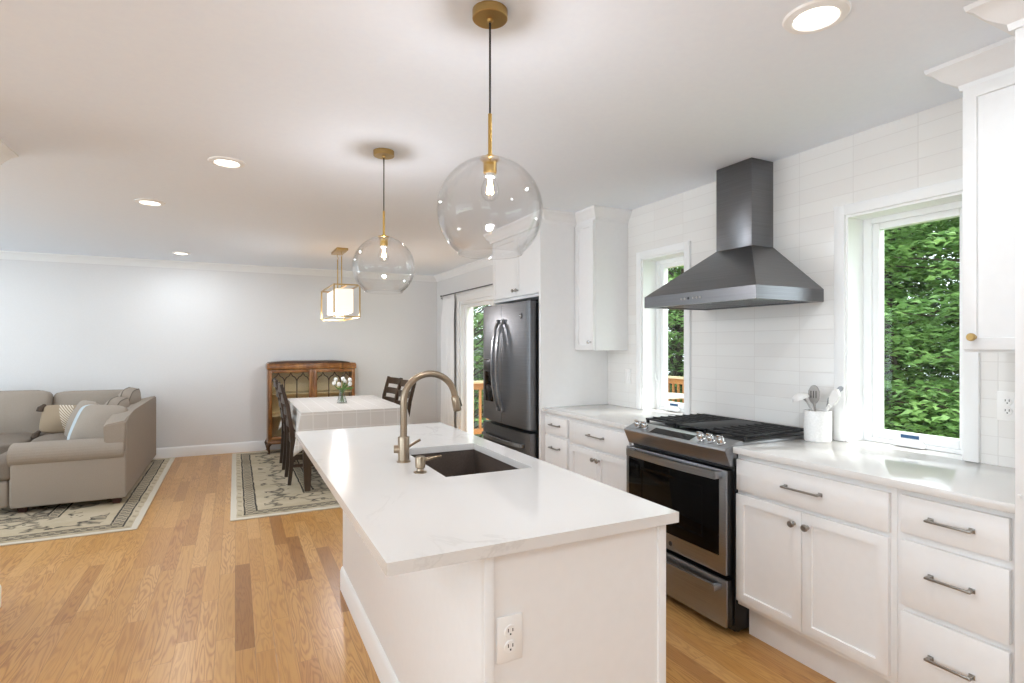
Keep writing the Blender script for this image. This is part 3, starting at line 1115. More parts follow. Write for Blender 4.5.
def rknob(y):
    x, z = on_panel(.56)
    c = Vector((x, y, z))
    m = MB()
    m.lathe([(0.019, 0), (.020, .004), (.0185, .006), (.0185, .008), (.0175, .028), (.015, .032), (0, .032)], (0, 0, 0), 20)
    m.box(-.017, .017, -.0045, .0045, .028, .042, .002)
    m.xform(Matrix.Translation(c) @ nr.to_track_quat('Z', 'Y').to_matrix().to_4x4())
    return obj('knob', m, 'chrome', rn)


for y in (2.585, 2.525, 2.095, 2.03, 1.965):
    rknob(y)
x0, z0 = on_panel(.2)
x1, z1 = on_panel(.85)
m = MB()
a = Vector((x0, 0, z0)) + nr * .0008
b = Vector((x1, 0, z1)) + nr * .0008
vs = [m.b.verts.new((a.x, 2.46, a.z)), m.b.verts.new((a.x, 2.15, a.z)), m.b.verts.new((b.x, 2.15, b.z)), m.b.verts.new((b.x, 2.46, b.z))]
ft = m.b.faces.new(vs)
r_ = bmesh.ops.extrude_face_region(m.b, geom=[ft])
for g in r_['geom']:
    if isinstance(g, bmesh.types.BMVert):
        g.co -= nr * .002
obj('display', m, 'blackglass', rn)
# oven door
xo = 2.083
od = obj('oven_door', MB().box(xo, xo + .014, ry0 + .004, ry1 - .004, .300, .800, .004), 'steel', rn)
obj('door_core', MB().box(xo + .0145, 2.139, ry0 + .006, ry1 - .006, .302, .798, .002), 'black', od)
obj('door_glass', MB().box(xo - .0025, xo + .004, ry0 + .045, ry1 - .03, .385, .785, .003), 'blackglass', od)
inn = MB()
for (a, b, c, d) in ((2.05, 2.52, .44, .452), (2.05, 2.52, .688, .70), (2.05, 2.062, .452, .688), (2.508, 2.52, .452, .688)):
    inn.box(xo - .0031, xo - .0024, a, b, c, d)
obj('window_frit', inn, 'blackglass', od)
hm = MB()
pts = [(2.044 - .016 * math.sin(PI * i / 12), 1.935 + .665 * i / 12, .778) for i in range(13)]
hm.tube(pts, 1.0, rect=(.007, .019), up=(1, 0, 0))
hm.box(2.036, xo, 1.930, 1.956, .760, .796, .003)
hm.box(2.036, xo, 2.574, 2.600, .760, .796, .003)
obj('handle', hm, 'steel', od)
em = MB().lathe([(0, -.002), (.012, -.002), (.0135, 0), (0, 0)], (xo - .0001, rc + .0, .336), 20, 'x')
obj('badge', em, 'badge', od, label='small round maker badge')
wd = obj('storage_drawer', MB().box(xo + .002, xo + .016, ry0 + .004, ry1 - .004, .050, .276, .004), 'steel', rn)
obj('drawer_core', MB().box(xo + .0165, 2.139, ry0 + .006, ry1 - .006, .052, .274, .002), 'black', wd)
hm = MB()
pts = [(2.046 - .010 * math.sin(PI * i / 12), 1.945 + .655 * i / 12, .238) for i in range(13)]
hm.tube(pts, 1.0, rect=(.007, .016), up=(1, 0, 0))
hm.box(2.038, xo + .003, 1.938, 1.962, .225, .251, .003)
hm.box(2.038, xo + .003, 2.576, 2.600, .225, .251, .003)
obj('handle', hm, 'steel', wd)
# burners and grates
for (x, y, r) in ((2.34, 2.03, .045), (2.58, 2.03, .038), (2.34, 2.53, .045), (2.58, 2.53, .038), (2.46, 2.28, .05)):
    b = MB().lathe([(r * 1.25, .929), (r * 1.25, .935), (r, .938), (r, .946), (r * .85, .951), (0, .951)], (x, y, 0), 24)
    obj('burner', b, 'iron', rn)


def grate(y0, y1, fingers=True):
    g = MB()
    xa, xb, zt, h = 2.222, 2.700, .957, .011
    w = .006
    g.box(xa, xb, y0, y0 + 2 * w, zt - h, zt, .002)
    g.box(xa, xb, y1 - 2 * w, y1, zt - h, zt, .002)
    g.box(xa, xa + 2 * w, y0, y1, zt - h, zt, .002)
    g.box(xb - 2 * w, xb, y0, y1, zt - h, zt, .002)
    ym = (y0 + y1) / 2
    if fingers:
        g.box(xa, xb, ym - .006, ym + .006, zt - h, zt, .002)
        for k in range(1, 8):
            x = xa + (xb - xa) * k / 8
            g.box(x - .0045, x + .0045, y0, y1, zt - h, zt + .005, .002)
    for x in (xa + .004, xb - .018):
        for y in (y0 + .002, y1 - .016):
            g.box(x, x + .014, y, y + .014, .928, zt - h + .002)
    return g


obj('grate', grate(1.918, 2.165), 'iron', rn)
obj('grate', grate(2.402, 2.650), 'iron', rn)
gg = grate(2.170, 2.397, False)
gg.box(2.24, 2.685, 2.19, 2.377, .944, .955, .004)
obj('griddle', gg, 'iron', rn)
for (x, y) in ((2.20, 1.95), (2.20, 2.615), (2.68, 1.95), (2.68, 2.615)):
    obj('foot', MB().cyl(.018, (x, y, 0), (x, y, .03), 12), 'black', rn)

# ------------------------------------------------------------------ range hood
hy0, hy1, hx = 1.866, 2.679, 2.238
hd = thing('range_hood', 'dark stainless chimney range hood on the tiled wall above the stove', 'range hood', (2.5, 2.28, 1.622))
hz0, hz1 = 1.622, 1.688
m = MB()
bot = [(hx, hy0), (XW - .001, hy0), (XW - .001, hy1), (hx, hy1)]
top = [(2.565, 2.168), (XW - .001, 2.168), (XW - .001, 2.422), (2.565, 2.422)]
V = lambda p, z: m.b.verts.new((p[0], p[1], z))
A = [V(p, hz0) for p in bot]
B = [V(p, hz1) for p in bot]
C = [V(p, 1.952) for p in top]
for P_, Q_ in ((A, B), (B, C)):
    for i in range(4):
        j = (i + 1) % 4
        m.b.faces.new((P_[i], P_[j], Q_[j], Q_[i]))
m.b.faces.new(C)
# recessed underside
ins = .03
A2 = [V(p, hz0) for p in [(hx + ins, hy0 + ins), (XW - ins, hy0 + ins), (XW - ins, hy1 - ins), (hx + ins, hy1 - ins)]]
A3 = [V((v.co.x, v.co.y), hz0 + .02) for v in A2]
for P_, Q_ in ((A, A2), (A2, A3)):
    for i in range(4):
        j = (i + 1) % 4
        m.b.faces.new((P_[i], P_[j], Q_[j], Q_[i]))
m.b.faces.new(A3)
obj('canopy', m, 'steel_hood', hd, ang=20)
obj('chimney', MB().box(2.565, XW - .001, 2.168, 2.422, 1.95, H - .0005, .003), 'steel_hood', hd)
for k in range(2):
    ya = hy0 + .05 + k * .36
    f = MB().box(hx + .07, XW - .06, ya, ya + .345, hz0 + .006, hz0 + .016, .002)
    for q in range(14):
        yy = ya + .02 + q * .0225
        f.box(hx + .09, XW - .08, yy, yy + .008, hz0 + .002, hz0 + .008)
    obj('baffle_filter', f, 'steel', hd)
for k in range(6):
    yb_ = 2.365 - k * .026
    obj('button', MB().lathe([(0, -.003), (.006, -.003), (.007, 0), (0, 0)], (hx, yb_ + (.0 if k < 3 else -.012), 1.655), 14, 'x'), 'black' if k == 2 else 'nickel', hd)

# ------------------------------------------------------------------ island
ix0, ix1, iy0, iy1 = .552, 1.128, 1.262, 3.285
isl = thing('kitchen_island', 'white panelled kitchen island base under the quartz top with the sink', 'kitchen island', (.85, 2.27, 0))
m = MB()
t_ = .019
m.box(ix0, ix0 + t_, iy0, iy1, 0, ZC0 - .0005, .001)
m.box(ix1 - t_, ix1, iy0, iy1, 0, ZC0 - .0005, .001)
m.box(ix0 + t_, ix1 - t_, iy0 + .004, iy0 + .004 + t_, 0, ZC0 - .0005)
m.box(ix0 + t_, ix1 - t_, iy1 - t_, iy1, 0, ZC0 - .0005)
m.box(ix0 + t_, ix1 - t_, iy0 + t_, iy1 - t_, .02, .04)
obj('body', m, 'cab', isl)
m = MB()
m.box(ix0 - .002, ix0 + .024, iy0 - .006, iy0 + .014, 0, ZC0 - .001, .0015)
obj('corner_post', m, 'cab', isl)
m = MB()
m.box(ix1 - .024, ix1 + .002, iy0 - .006, iy0 + .014, 0, ZC0 - .001, .0015)
obj('corner_post', m, 'cab', isl)
m = MB().mold([(ix0, iy0, 0), (ix0, iy1, 0)], [(-a, b) for (a, b) in BASE])
obj('baseboard', m, 'trim', isl)


def outlet(face, along, c, depth_axis, parent=None):
    """duplex outlet plate; depth_axis 'y' faces -y, 'x' faces -x"""
    def bx(m, u0, u1, z0, z1, d0, d1, bev=0.0):
        if depth_axis == 'y':
            m.box(c[0] + u0, c[0] + u1, face - d1, face - d0, c[1] + z0, c[1] + z1, bev)
        else:
            m.box(face - d1, face - d0, c[0] + u0, c[0] + u1, c[1] + z0, c[1] + z1, bev)
    out = []
    m = MB()
    bx(m, -.036, .036, -.058, .058, 0, .006, .003)
    out.append(('plate', m))
    for s in (-.0195, .0195):
        m = MB()
        ax = depth_axis
        pr = [(0, -.0085), (.0155, -.0085), (.0165, -.006), (.0165, 0), (0, 0)]
        if ax == 'y':
            m.lathe(pr, (c[0], face - .0005, c[1] + s), 20, 'y')
        else:
            m.lathe(pr, (face - .0005, c[0], c[1] + s), 20, 'x')
        sl = MB()
        bx(sl, -.0075, -.0050, s - .001, s + .008, .0088, .0094)
        bx(sl, .0050, .0075, s - .0005, s + .0075, .0088, .0094)
        bx(sl, -.002, .002, s - .009, s - .0045, .0088, .0094)
        out.append(('socket', m, sl))
    return out


parts = outlet(iy0 + .004, 'x', (.622, .655), 'y')
pl = obj('outlet', parts[0][1], 'plastic', isl, label='white duplex outlet plate')
for (nm, a, b) in parts[1:]:
    q = obj(nm, a, 'plastic', pl)
    obj('slots', b, 'slot', pl)

# island top with the sink cut-out
tx0, tx1, ty0, ty1 = .300, 1.150, 1.225, 3.310
sx0, sx1, sy0, sy1 = .690, 1.052, 1.928, 2.535
m = MB()
m.box(tx0, sx0, ty0, ty1, ZC0, ZC1)
m.box(sx1, tx1, ty0, ty1, ZC0, ZC1)
m.box(sx0, sx1, ty0, sy0, ZC0, ZC1)
m.box(sx0, sx1, sy1, ty1, ZC0, ZC1)
b = m.b
bmesh.ops.remove_doubles(b, verts=b.verts[:], dist=1e-5)
# drop the inner double walls, keep one clean slab with a hole
xs = [tx0, sx0, sx1, tx1]
ys = [ty0, sy0, sy1, ty1]
m.b.free()
m = MB()
vt = {}
for k, z in enumerate((ZC0, ZC1)):
    for i, x in enumerate(xs):
        for j, y in enumerate(ys):
            vt[i, j, k] = m.b.verts.new((x, y, z))
for i in range(3):
    for j in range(3):
        if (i, j) == (1, 1):
            continue
        for k in (0, 1):
            m.b.faces.new((vt[i, j, k], vt[i + 1, j, k], vt[i + 1, j + 1, k], vt[i, j + 1, k]))
for i in range(3):
    for j in (0, 3):
        m.b.faces.new((vt[i, j, 0], vt[i + 1, j, 0], vt[i + 1, j, 1], vt[i, j, 1]))
        m.b.faces.new((vt[j, i, 0], vt[j, i + 1, 0], vt[j, i + 1, 1], vt[j, i, 1]))
for (a, c) in (((1, 1), (2, 1)), ((2, 1), (2, 2)), ((2, 2), (1, 2)), ((1, 2), (1, 1))):
    m.b.faces.new((vt[a + (0,)], vt[c + (0,)], vt[c + (1,)], vt[a + (1,)]))
es = [e for e in m.b.edges if len(e.link_faces) == 2 and e.calc_face_angle(0) > 1.0]
bmesh.ops.bevel(m.b, geom=es, offset=.003, segments=2, affect='EDGES')
o = obj('island_countertop', m, 'quartz', None, (.725, 2.27, ZC1))
tag(o, 'large white quartz island top with a rectangular sink cut-out', 'countertop')

# sink bowl
sk = thing('sink', 'dark rectangular undermount sink set into the island top', 'sink', (.875, 2.225, .68))
m = MB()
g = .006
P0 = (sx0 - g, sx1 + g, sy0 - g, sy1 + g)
m.box(P0[0] - .012, P0[1] + .012, P0[2] - .012, P0[3] + .012, .676, .688)
m.box(P0[0] - .012, P0[0], P0[2] - .012, P0[3] + .012, .688, ZC0 - .0005)
m.box(P0[1], P0[1] + .012, P0[2] - .012, P0[3] + .012, .688, ZC0 - .0005)
m.box(P0[0], P0[1], P0[2] - .012, P0[2], .688, ZC0 - .0005)
m.box(P0[0], P0[1], P0[3], P0[3] + .012, .688, ZC0 - .0005)
obj('bowl', m, 'sink', sk)
obj('drain', MB().lathe([(.048, .688), (.048, .691), (.04, .691), (.036, .686), (0, .686)], (.875, 2.225, 0), 24), 'steel', sk)

# faucet
fx, fy = .625, 2.262
fa = thing('kitchen_faucet', 'champagne bronze pull-down faucet arching over the island sink', 'faucet', (fx, fy, ZC1))
obj('base', MB().lathe([(0, ZC1), (.029, ZC1), (.029, ZC1 + .004), (.0235, ZC1 + .006), (.0235, 1.016), (.0225, 1.019), (0, 1.019)], (fx, fy, 0), 28), 'champagne', fa)
pts = [(fx, fy, 1.005), (fx, fy, 1.08), (fx, fy, 1.163)]
ra = .113
for i in range(1, 23):
    a = R(180 - i * 7.85)
    pts.append((fx + ra + ra * math.cos(a), fy, 1.163 + ra * math.sin(a)))
ex = Vector(pts[-1])
dd = (Vector(pts[-1]) - Vector(pts[-2])).normalized()
obj('spout', MB().tube(pts, .0142, 16), 'champagne', fa)
h = MB()
h.tube([ex, ex + dd * .002, ex + dd * .004, ex + dd * .062, ex + dd * .066], [.0142, .0160, .0172, .0182, .016], 18)
hh = obj('spray_head', h, 'champagne', fa)
h = MB()
h.tube([ex + dd * .015 + Vector((.015, 0, .004)), ex + dd * .05 + Vector((.019, 0, .004))], .006, 10)
obj('spray_button', h, 'badge', hh)
h = MB()
h.cyl(.017, (fx, fy + .0, .967), (fx - .038, fy + .012, .967), 18)
h.tube([(fx + .02, fy - .004, .975), (fx + .045, fy - .008, .990), (fx + .068, fy - .012, 1.002)], [.0055, .0055, .005], 10)
obj('lever', h, 'champagne', fa)

# soap dispenser
sd = thing('soap_dispenser', 'short champagne bronze soap dispenser in front of the faucet', 'soap dispenser', (.628, 2.042, ZC1))
obj('base', MB().lathe([(0, ZC1), (.025, ZC1), (.025, ZC1 + .004), (.015, ZC1 + .007), (.013, ZC1 + .016), (.019, ZC1 + .020), (.0195, ZC1 + .056), (.017, ZC1 + .061), (0, ZC1 + .061)], (.628, 2.042, 0), 24), 'champagne', sd)
obj('nozzle', MB().tube([(.640, 2.042, ZC1 + .047), (.68, 2.042, ZC1 + .052), (.712, 2.042, ZC1 + .055)], [.008, .0065, .005], 12), 'champagne', sd)

# wall plates on the tile
for (nm, y, z, lab) in (('electrical_outlet', 1.095, 1.155, 'white duplex outlet on the tile below the right-hand wall cabinet'),):
    t = thing(nm, lab, 'outlet', (XW, y, z))
    ps = outlet(XW, 'y', (y, z), 'x')
    obj('plate', ps[0][1], 'plastic', t)
    for (n_, a, b) in ps[1:]:
        q = obj(n_, a, 'plastic', t)
        obj('slots', b, 'slot', q)
t = thing('light_switch', 'white rocker switch plate on the tile left of the small window', 'switch', (XW, 3.475, 1.155))
obj('plate', MB().box(XW - .006, XW, 3.439, 3.511, 1.097, 1.213, .003), 'plastic', t)
obj('rocker', MB().box(XW - .010, XW - .0055, 3.458, 3.492, 1.122, 1.188, .003), 'plastic', t)

# ------------------------------------------------------------------ utensil crock
ux, uy = 2.632, 1.824
r0 = .062
ck = MB().lathe([(0, ZC1), (r0 - .004, ZC1), (r0, ZC1 + .005), (r0 + .001, ZC1 + .15), (r0 - .001, ZC1 + .154), (r0 - .005, ZC1 + .152), (r0 - .007, ZC1 + .01), (0, ZC1 + .01)], (ux, uy, 0), 40)
o = obj('utensil_crock', ck, 'ceramic', None, (ux, uy, ZC1))
tag(o, 'round white ceramic crock of utensils on the worktop beside the stove', 'crock')
zb = ZC1 + .013


def utensil(name, label, base, topp, grp='cooking utensils in the crock'):
    return thing(name, label, 'utensil', base, grp)


# ladle leaning to the left (towards +y)
L = utensil('ladle', 'white ladle with grey handle leaning left in the crock', (ux, uy, zb), None)
obj('handle', MB().tube([(ux + .01, uy - .02, zb), (ux - .002, uy + .038, 1.075), (ux - .004, uy + .054, 1.105), (ux - .006, uy + .074, 1.124)], [.005, .005, .0055, .006], 10), 'grey_sil', L)
b = MB()
prof = [(.001, -.034)] + [(.044 * math.sin(a), -.034 * math.cos(a)) for a in [R(12 + 7.8 * i) for i in range(11)]]
prof += [(p[0] * .93, p[1] * .9 + .001) for p in prof[::-1]]
b.lathe(prof, (0, 0, 0), 24)
b.xform(Matrix.Translation((ux - .008, uy + .088, 1.116)) @ Matrix.Rotation(R(160), 4, 'X') @ Matrix.Rotation(R(14), 4, 'Y'))
obj('bowl', b, 'white_sil', L)


def spoon_head(c, w, hgt, th, lean, slots=False, mt='white_sil', parent=None, name='bowl', tilt=0.0):
    m = MB()
    n = 26
    outl = []
    for i in range(n):
        a = 2 * PI * i / n
        u = math.sin(a)
        v = -math.cos(a)
        k = 1.0 - .22 * (v < 0) * abs(v)
        outl.append((u * w / 2 * k, v * hgt / 2))
    m.prism(outl, 'x', -th / 2, th / 2, th * .3)
    if slots:
        for q in (-.3, 0, .3):
            m.box(-th / 2 - .0008, -th / 2 - .0001, q * w - .003, q * w + .003, -hgt * .22, hgt * .25)
    m.xform(Matrix.Translation(c) @ Matrix.Rotation(tilt, 4, 'Y') @ Matrix.Rotation(lean, 4, 'X'))
    return obj(name, m, mt, parent)


S1 = utensil('slotted_spoon', 'grey slotted spoon standing upright at the back of the crock', (ux, uy, zb), None)
obj('handle', MB().tube([(ux + .02, uy + .01, zb), (ux + .028, uy + .036, 1.08), (ux + .03, uy + .040, 1.105)], [.005, .0055, .008], 10), 'grey_sil', S1)
so = spoon_head((ux + .032, uy + .042, 1.142), .064, .100, .008, R(0), False, 'grey_sil', S1)
sm = MB()
for q in (-.014, 0, .014):
    sm.box(ux + .0268, ux + .0276, uy + .042 + q - .0022, uy + .042 + q + .0022, 1.125, 1.162)
obj('slot', sm, 'slot', S1)
S2 = utensil('solid_spoon', 'white solid spoon leaning right in the crock', (ux, uy, zb), None)
obj('handle', MB().tube([(ux + .0, uy + .02, zb), (ux - .004, uy - .044, 1.064), (ux - .004, uy - .066, 1.10)], [.005, .0055, .010], 10), 'white_sil', S2)
spoon_head((ux - .006, uy - .092, 1.140), .046, .090, .016, R(22), False, 'white_sil', S2)
S3 = utensil('serving_spoon', 'thin grey bent-handled spoon behind the white spoon in the crock', (ux, uy, zb), None)
obj('handle', MB().tube([(ux + .01, uy + .03, zb), (ux + .02, uy - .034, 1.07), (ux + .022, uy - .042, 1.128), (ux + .024, uy - .064, 1.155), (ux + .024, uy - .092, 1.176)], [.004, .0045, .0045, .0045, .004], 10), 'steel', S3)
spoon_head((ux + .026, uy - .098, 1.180), .026, .040, .006, R(52), False, 'steel', S3)

# ------------------------------------------------------------------ pendants


def pendant(name, label, x, y):
    p = thing(name, label, 'pendant light', (0, 0, 0), 'globe pendants over the island')
    zc, rr = 1.816, .165
    obj('ceiling_canopy', MB().lathe([(0, H - .0005), (.055, H - .0005), (.055, H - .025), (.053, H - .027), (.010, H - .028), (.009, H - .036), (.004, H - .038), (0, H - .038)], (0, 0, 0), 40), 'brass_pale', p)
    obj('cord', MB().cyl(.0032, (0, 0, H - .036), (0, 0, 2.115), 10), 'cord', p)
    obj('stem', MB().lathe([(0, 2.118), (.006, 2.118), (.006, 1.992), (.011, 1.990), (.011, 1.982), (0, 1.982)], (0, 0, 0), 16), 'brass', p)
    so = obj('socket', MB().lathe([(0, 1.983), (.030, 1.981), (.032, 1.976), (.026, 1.972), (.021, 1.968), (.021, 1.935), (.019, 1.932), (0, 1.932)], (0, 0, 0), 24), 'brass', p)
    bl = obj('bulb', MB().lathe([(.012, 1.933), (.013, 1.922), (.020, 1.908), (.028, 1.888), (.029, 1.872), (.022, 1.856), (.010, 1.848), (0, 1.846)], (0, 0, 0), 24), 'glass', p)
    obj('bulb_base', MB().lathe([(0, 1.934), (.014, 1.934), (.014, 1.922), (0, 1.922)], (0, 0, 0), 16), 'plastic', bl)
    f = MB()
    for k in range(6):
        a = k * PI / 3
        f.cyl(.0011, (.006 * math.cos(a), .006 * math.sin(a), 1.912), (.010 * math.cos(a + .6), .010 * math.sin(a + .6), 1.870), 6)
    obj('filament', f, 'bulb', bl)
    prof = []
    zcut = -.131
    a_end = math.acos(zcut / rr)
    for i in range(41):
        a = .17 + (a_end - .17) * i / 40
        prof.append((rr * math.sin(a), zc + rr * math.cos(a)))
    inner = [((q[0]) * (1 - .0028 / rr), zc + (q[1] - zc) * (1 - .0028 / rr)) for q in prof]
    lip = prof[-1]
    prof = prof + [(lip[0] + .0016, lip[1] - .001), (lip[0] + .0016, lip[1] - .004), (lip[0] - .001, lip[1] - .0055), (lip[0] - .0045, lip[1] - .004)] + inner[::-1]
    prof.append(prof[0])
    obj('globe', MB().lathe(prof, (0, 0, 0), 64), 'glass', p, ang=60)
    p.location = (x, y, 0)
    return p


pendant('pendant_light', 'nearer and larger-looking clear glass globe pendant with brass canopy over the island', .712, 1.584)
pendant('pendant_light', 'farther clear glass globe pendant hanging over the far end of the island', .716, 2.985)
for (x, y) in ((.712, 1.584), (.716, 2.985)):
    light('pendant_bulb_light', 'POINT', (x, y, 1.872), 10.0, (.95, .95, 1.0), shadow_soft_size=.012)

# linear lantern over the dining table
lx0, lx1, ly0, ly1, lz0, lz1 = .900, 1.157, 5.865, 6.780, 1.690, 2.018
lcx, lcy = (lx0 + lx1) / 2, (ly0 + ly1) / 2
ln = thing('lantern_pendant', 'brass open-frame lantern with white inner shade over the dining table', 'pendant light', (lcx, lcy, lz0))
obj('ceiling_canopy', MB().box(lcx - .06, lcx + .06, lcy - .19, lcy + .19, H - .025, H - .0005, .003), 'brass_pale', ln)
for s in (-.13, .13):
    r_ = MB().cyl(.006, (lcx, lcy + s, lz1 - .005), (lcx, lcy + s, H - .085), 10)
    r_.tube([(lcx, lcy + s, H - .09), (lcx + .006, lcy + s, H - .07), (lcx, lcy + s, H - .05), (lcx - .005, lcy + s, H - .035), (lcx, lcy + s, H - .024)], .003, 8)
    obj('rod', r_, 'brass_pale', ln)
f = MB()
q = .0065
for x in (lx0, lx1):
    for y in (ly0, ly1):
        f.box(x - q, x + q, y - q, y + q, lz0 - q, lz1 + q)
for z in (lz0, lz1):
    for x in (lx0, lx1):
        f.box(x - q, x + q, ly0, ly1, z - q, z + q)
    for y in (ly0, ly1):
        f.box(lx0, lx1, y - q, y + q, z - q, z + q)
f.box(lcx - q, lcx + q, ly0, ly1, lz1 - q, lz1 + q)
obj('frame', f, 'brass_pale', ln)
s_ = MB()
a0, a1, b0, b1, z0_, z1_ = lcx - .085, lcx + .085, ly0 + .13, ly1 - .13, lz0 + .05, lz1 - .03
w = .003
s_.box(a0, a0 + w, b0, b1, z0_, z1_)
s_.box(a1 - w, a1, b0, b1, z0_, z1_)
s_.box(a0 + w, a1 - w, b0, b0 + w, z0_, z1_)
s_.box(a0 + w, a1 - w, b1 - w, b1, z0_, z1_)
s_.box(a0 + w, a1 - w, b0 + w, b1 - w, z0_ + .004, z0_ + .007)
obj('shade', s_, 'shade', ln)
light('lantern_bulb_light', 'POINT', (lcx, lcy, lz0 - .03), 17.0, (.95, .95, 1.0), shadow_soft_size=.06)

# ------------------------------------------------------------------ recessed ceiling lights


def can(x, y, label):
    t = thing('recessed_light', label, 'ceiling light', (0, 0, 0), 'recessed ceiling lights')
    obj('trim_ring', MB().lathe([(.062, H - .001), (.066, H - .010), (.072, H - .012), (.092, H - .007), (.096, H - .0005)], (0, 0, 0), 40), 'plastic', t)
    obj('lens', MB().lathe([(.0655, H - .002), (.0655, H - .004), (0, H - .004)], (0, 0, 0), 40), 'lens', t)
    t.location = (x, y, 0)
    return t


can(*cans_seen[0], 'recessed ceiling light nearest on the left, left of the far globe pendant')
can(*cans_seen[1], 'middle one of the three recessed ceiling lights on the left')
can(*cans_seen[2], 'farthest recessed ceiling light, small and close to the back wall')
can(*cans_seen[3], 'large-looking recessed ceiling light at top right, near the wall cabinets')

# ------------------------------------------------------------------ dining: rug, table, cloth, chairs
rz = .009


def rug_obj(x0, x1, y0, y1, seed, label):
    a, b = (x1 - x0) / 2, (y1 - y0) / 2
    m = MB().box(x0, x1, y0, y1, .0005, rz, .003)
    o = obj('area_rug', m, rug('rug_weave_%d' % seed, a, b, seed), None, ((x0 + x1) / 2, (y0 + y1) / 2, 0))
    return tag(o, label, 'rug', 'distressed cream rugs')


rug_obj(-.035, 2.30, 4.93, 7.97, 1, 'cream and charcoal distressed rug under the dining table')
rug_obj(-3.72, -.665, 5.03, 8.02, 2, 'cream and charcoal distressed rug under the taupe sofa')

tx, ty = 1.06, 6.35
tw, tl, tz = .50, .79, .755
tb = thing('dining_table', 'dark wood dining table with tapered legs under a white cloth', 'table', (tx, ty, 0))
obj('tabletop', MB().box(tx - tw, tx + tw, ty - tl, ty + tl, tz - .028, tz, .004), 'darkwood', tb)
m = MB()
for (a, b, c, d) in ((-tw + .06, tw - .06, -tl + .06, -tl + .08), (-tw + .06, tw - .06, tl - .08, tl - .06), (-tw + .06, -tw + .08, -tl + .08, tl - .08), (tw - .08, tw - .06, -tl + .08, tl - .08)):
    m.box(tx + a, tx + b, ty + c, ty + d, tz - .12, tz - .028)
obj('apron', m, 'darkwood', tb)
for sx in (-1, 1):
    for sy in (-1, 1):
        cx, cy = tx + sx * (tw - .055), ty + sy * (tl - .055)
        m = MB().tube([(cx, cy, rz), (cx, cy, .10), (cx, cy, .40), (cx, cy, tz - .03)], [.62, .78, 1.0, .9], rect=(.040, .040), up=(1, 0, 0))
        obj('leg', m, 'darkwood', tb)

# tablecloth: top plus a draped skirt whose corners hang in points
m = MB()
cz = tz + .004
hw, hl = tw + .006, tl + .006
ring = []


def add_side(p, q, nx, ny, n):
    for i in range(n):
        u = i / n
        ring.append((p[0] + (q[0] - p[0]) * u, p[1] + (q[1] - p[1]) * u, nx, ny, u))


add_side((-hw, -hl), (hw, -hl), 0, -1, 30)
add_side((hw, -hl), (hw, hl), 1, 0, 44)
add_side((hw, hl), (-hw, hl), 0, 1, 30)
add_side((-hw, hl), (-hw, -hl), -1, 0, 44)
N = len(ring)
rows = []
K = 9
DROP = .215
for k in range(K + 1):
    f = k / K
    row = []
    for i, (x, y, nx, ny, u) in enumerate(ring):
        sidelen = 2 * (hw if ny else hl)
        dc = min(u, 1 - u) * sidelen
        cf = max(0.0, 1 - dc / .24)
        drop = DROP + .17 * cf ** 1.6 + .006 * math.sin(i * .9)
        cx_, cy_ = (1 if x > 0 else -1), (1 if y > 0 else -1)
        out = .014 + .003 * math.sin(i * .55) * f
        ox, oy = nx * out * f, ny * out * f
        fl = .075 * cf ** 2 * f
        ox += cx_ * fl
        oy += cy_ * fl
        rnd = 0.006 * (1 - (1 - min(1, f * K)) ** 2)
        row.append(m.b.verts.new((tx + x + ox, ty + y + oy, cz - f * drop)))
    rows.append(row)
for A, B in zip(rows, rows[1:]):
    m._bridge(A, B)
m.b.faces.new(rows[0])
o = obj('tablecloth', m, 'cloth', None, (tx, ty, tz), ang=70)
tag(o, 'white windowpane-check tablecloth draped over the dining table', 'tablecloth')
md = o.modifiers.new('thick', 'SOLIDIFY')
md.thickness = .002
md.offset = 1.0

# chairs


def make_chair():
    t = thing('dining_chair', 'x', 'chair', (0, 0, 0), 'dining chairs around the table')
    obj('seat', MB().box(-.20, .23, -.215, .215, .445, .472, .008), 'darkwood', t)
    m = MB()
    m.box(-.185, .205, -.195, -.175, .385, .445)
    m.box(-.185, .205, .175, .195, .385, .445)
    m.box(.185, .205, -.175, .175, .385, .445)
    m.box(-.20, -.18, -.175, .175, .385, .445)
    obj('apron', m, 'darkwood', t)
    for s in (-1, 1):
        pth = [(-.225, s * .195, 0), (-.205, s * .195, .2), (-.195, s * .195, .44), (-.205, s * .197, .56), (-.24, s * .199, .78), (-.30, s * .20, 1.0)]
        obj('back_post', MB().tube(pth, [.85, 1, 1.05, 1, .95, .8], rect=(.019, .016), up=(1, 0, 0)), 'darkwood', t)
        obj('front_leg', MB().tube([(.195, s * .19, 0), (.195, s * .19, .445)], [.75, 1.0], rect=(.021, .021), up=(1, 0, 0)), 'darkwood', t)
        obj('stretcher', MB().box(-.20, .185, s * .19 - .008, s * .19 + .008, .17, .20), 'darkwood', t)
        obj('stretcher', MB().box(-.20, .185, s * .19 - .008, s * .19 + .008, .27, .295), 'darkwood', t)

    def bx(z):
        z = max(.44, z)
        return -.195 - .105 * ((z - .44) / .56) ** 1.5
    for zc, hh in ((.955, .078), (.838, .074), (.722, .074), (.606, .074)):
        pts = []
        for i in range(9):
            u = -1 + 2 * i / 8
            pts.append((bx(zc) - .018 * (1 - u * u), u * .185, zc))
        sm = MB().tube(pts, 1.0, rect=(.008, hh / 2), up=(1, 0, 0))
        obj('slat', sm, 'darkwood', t)
    return t


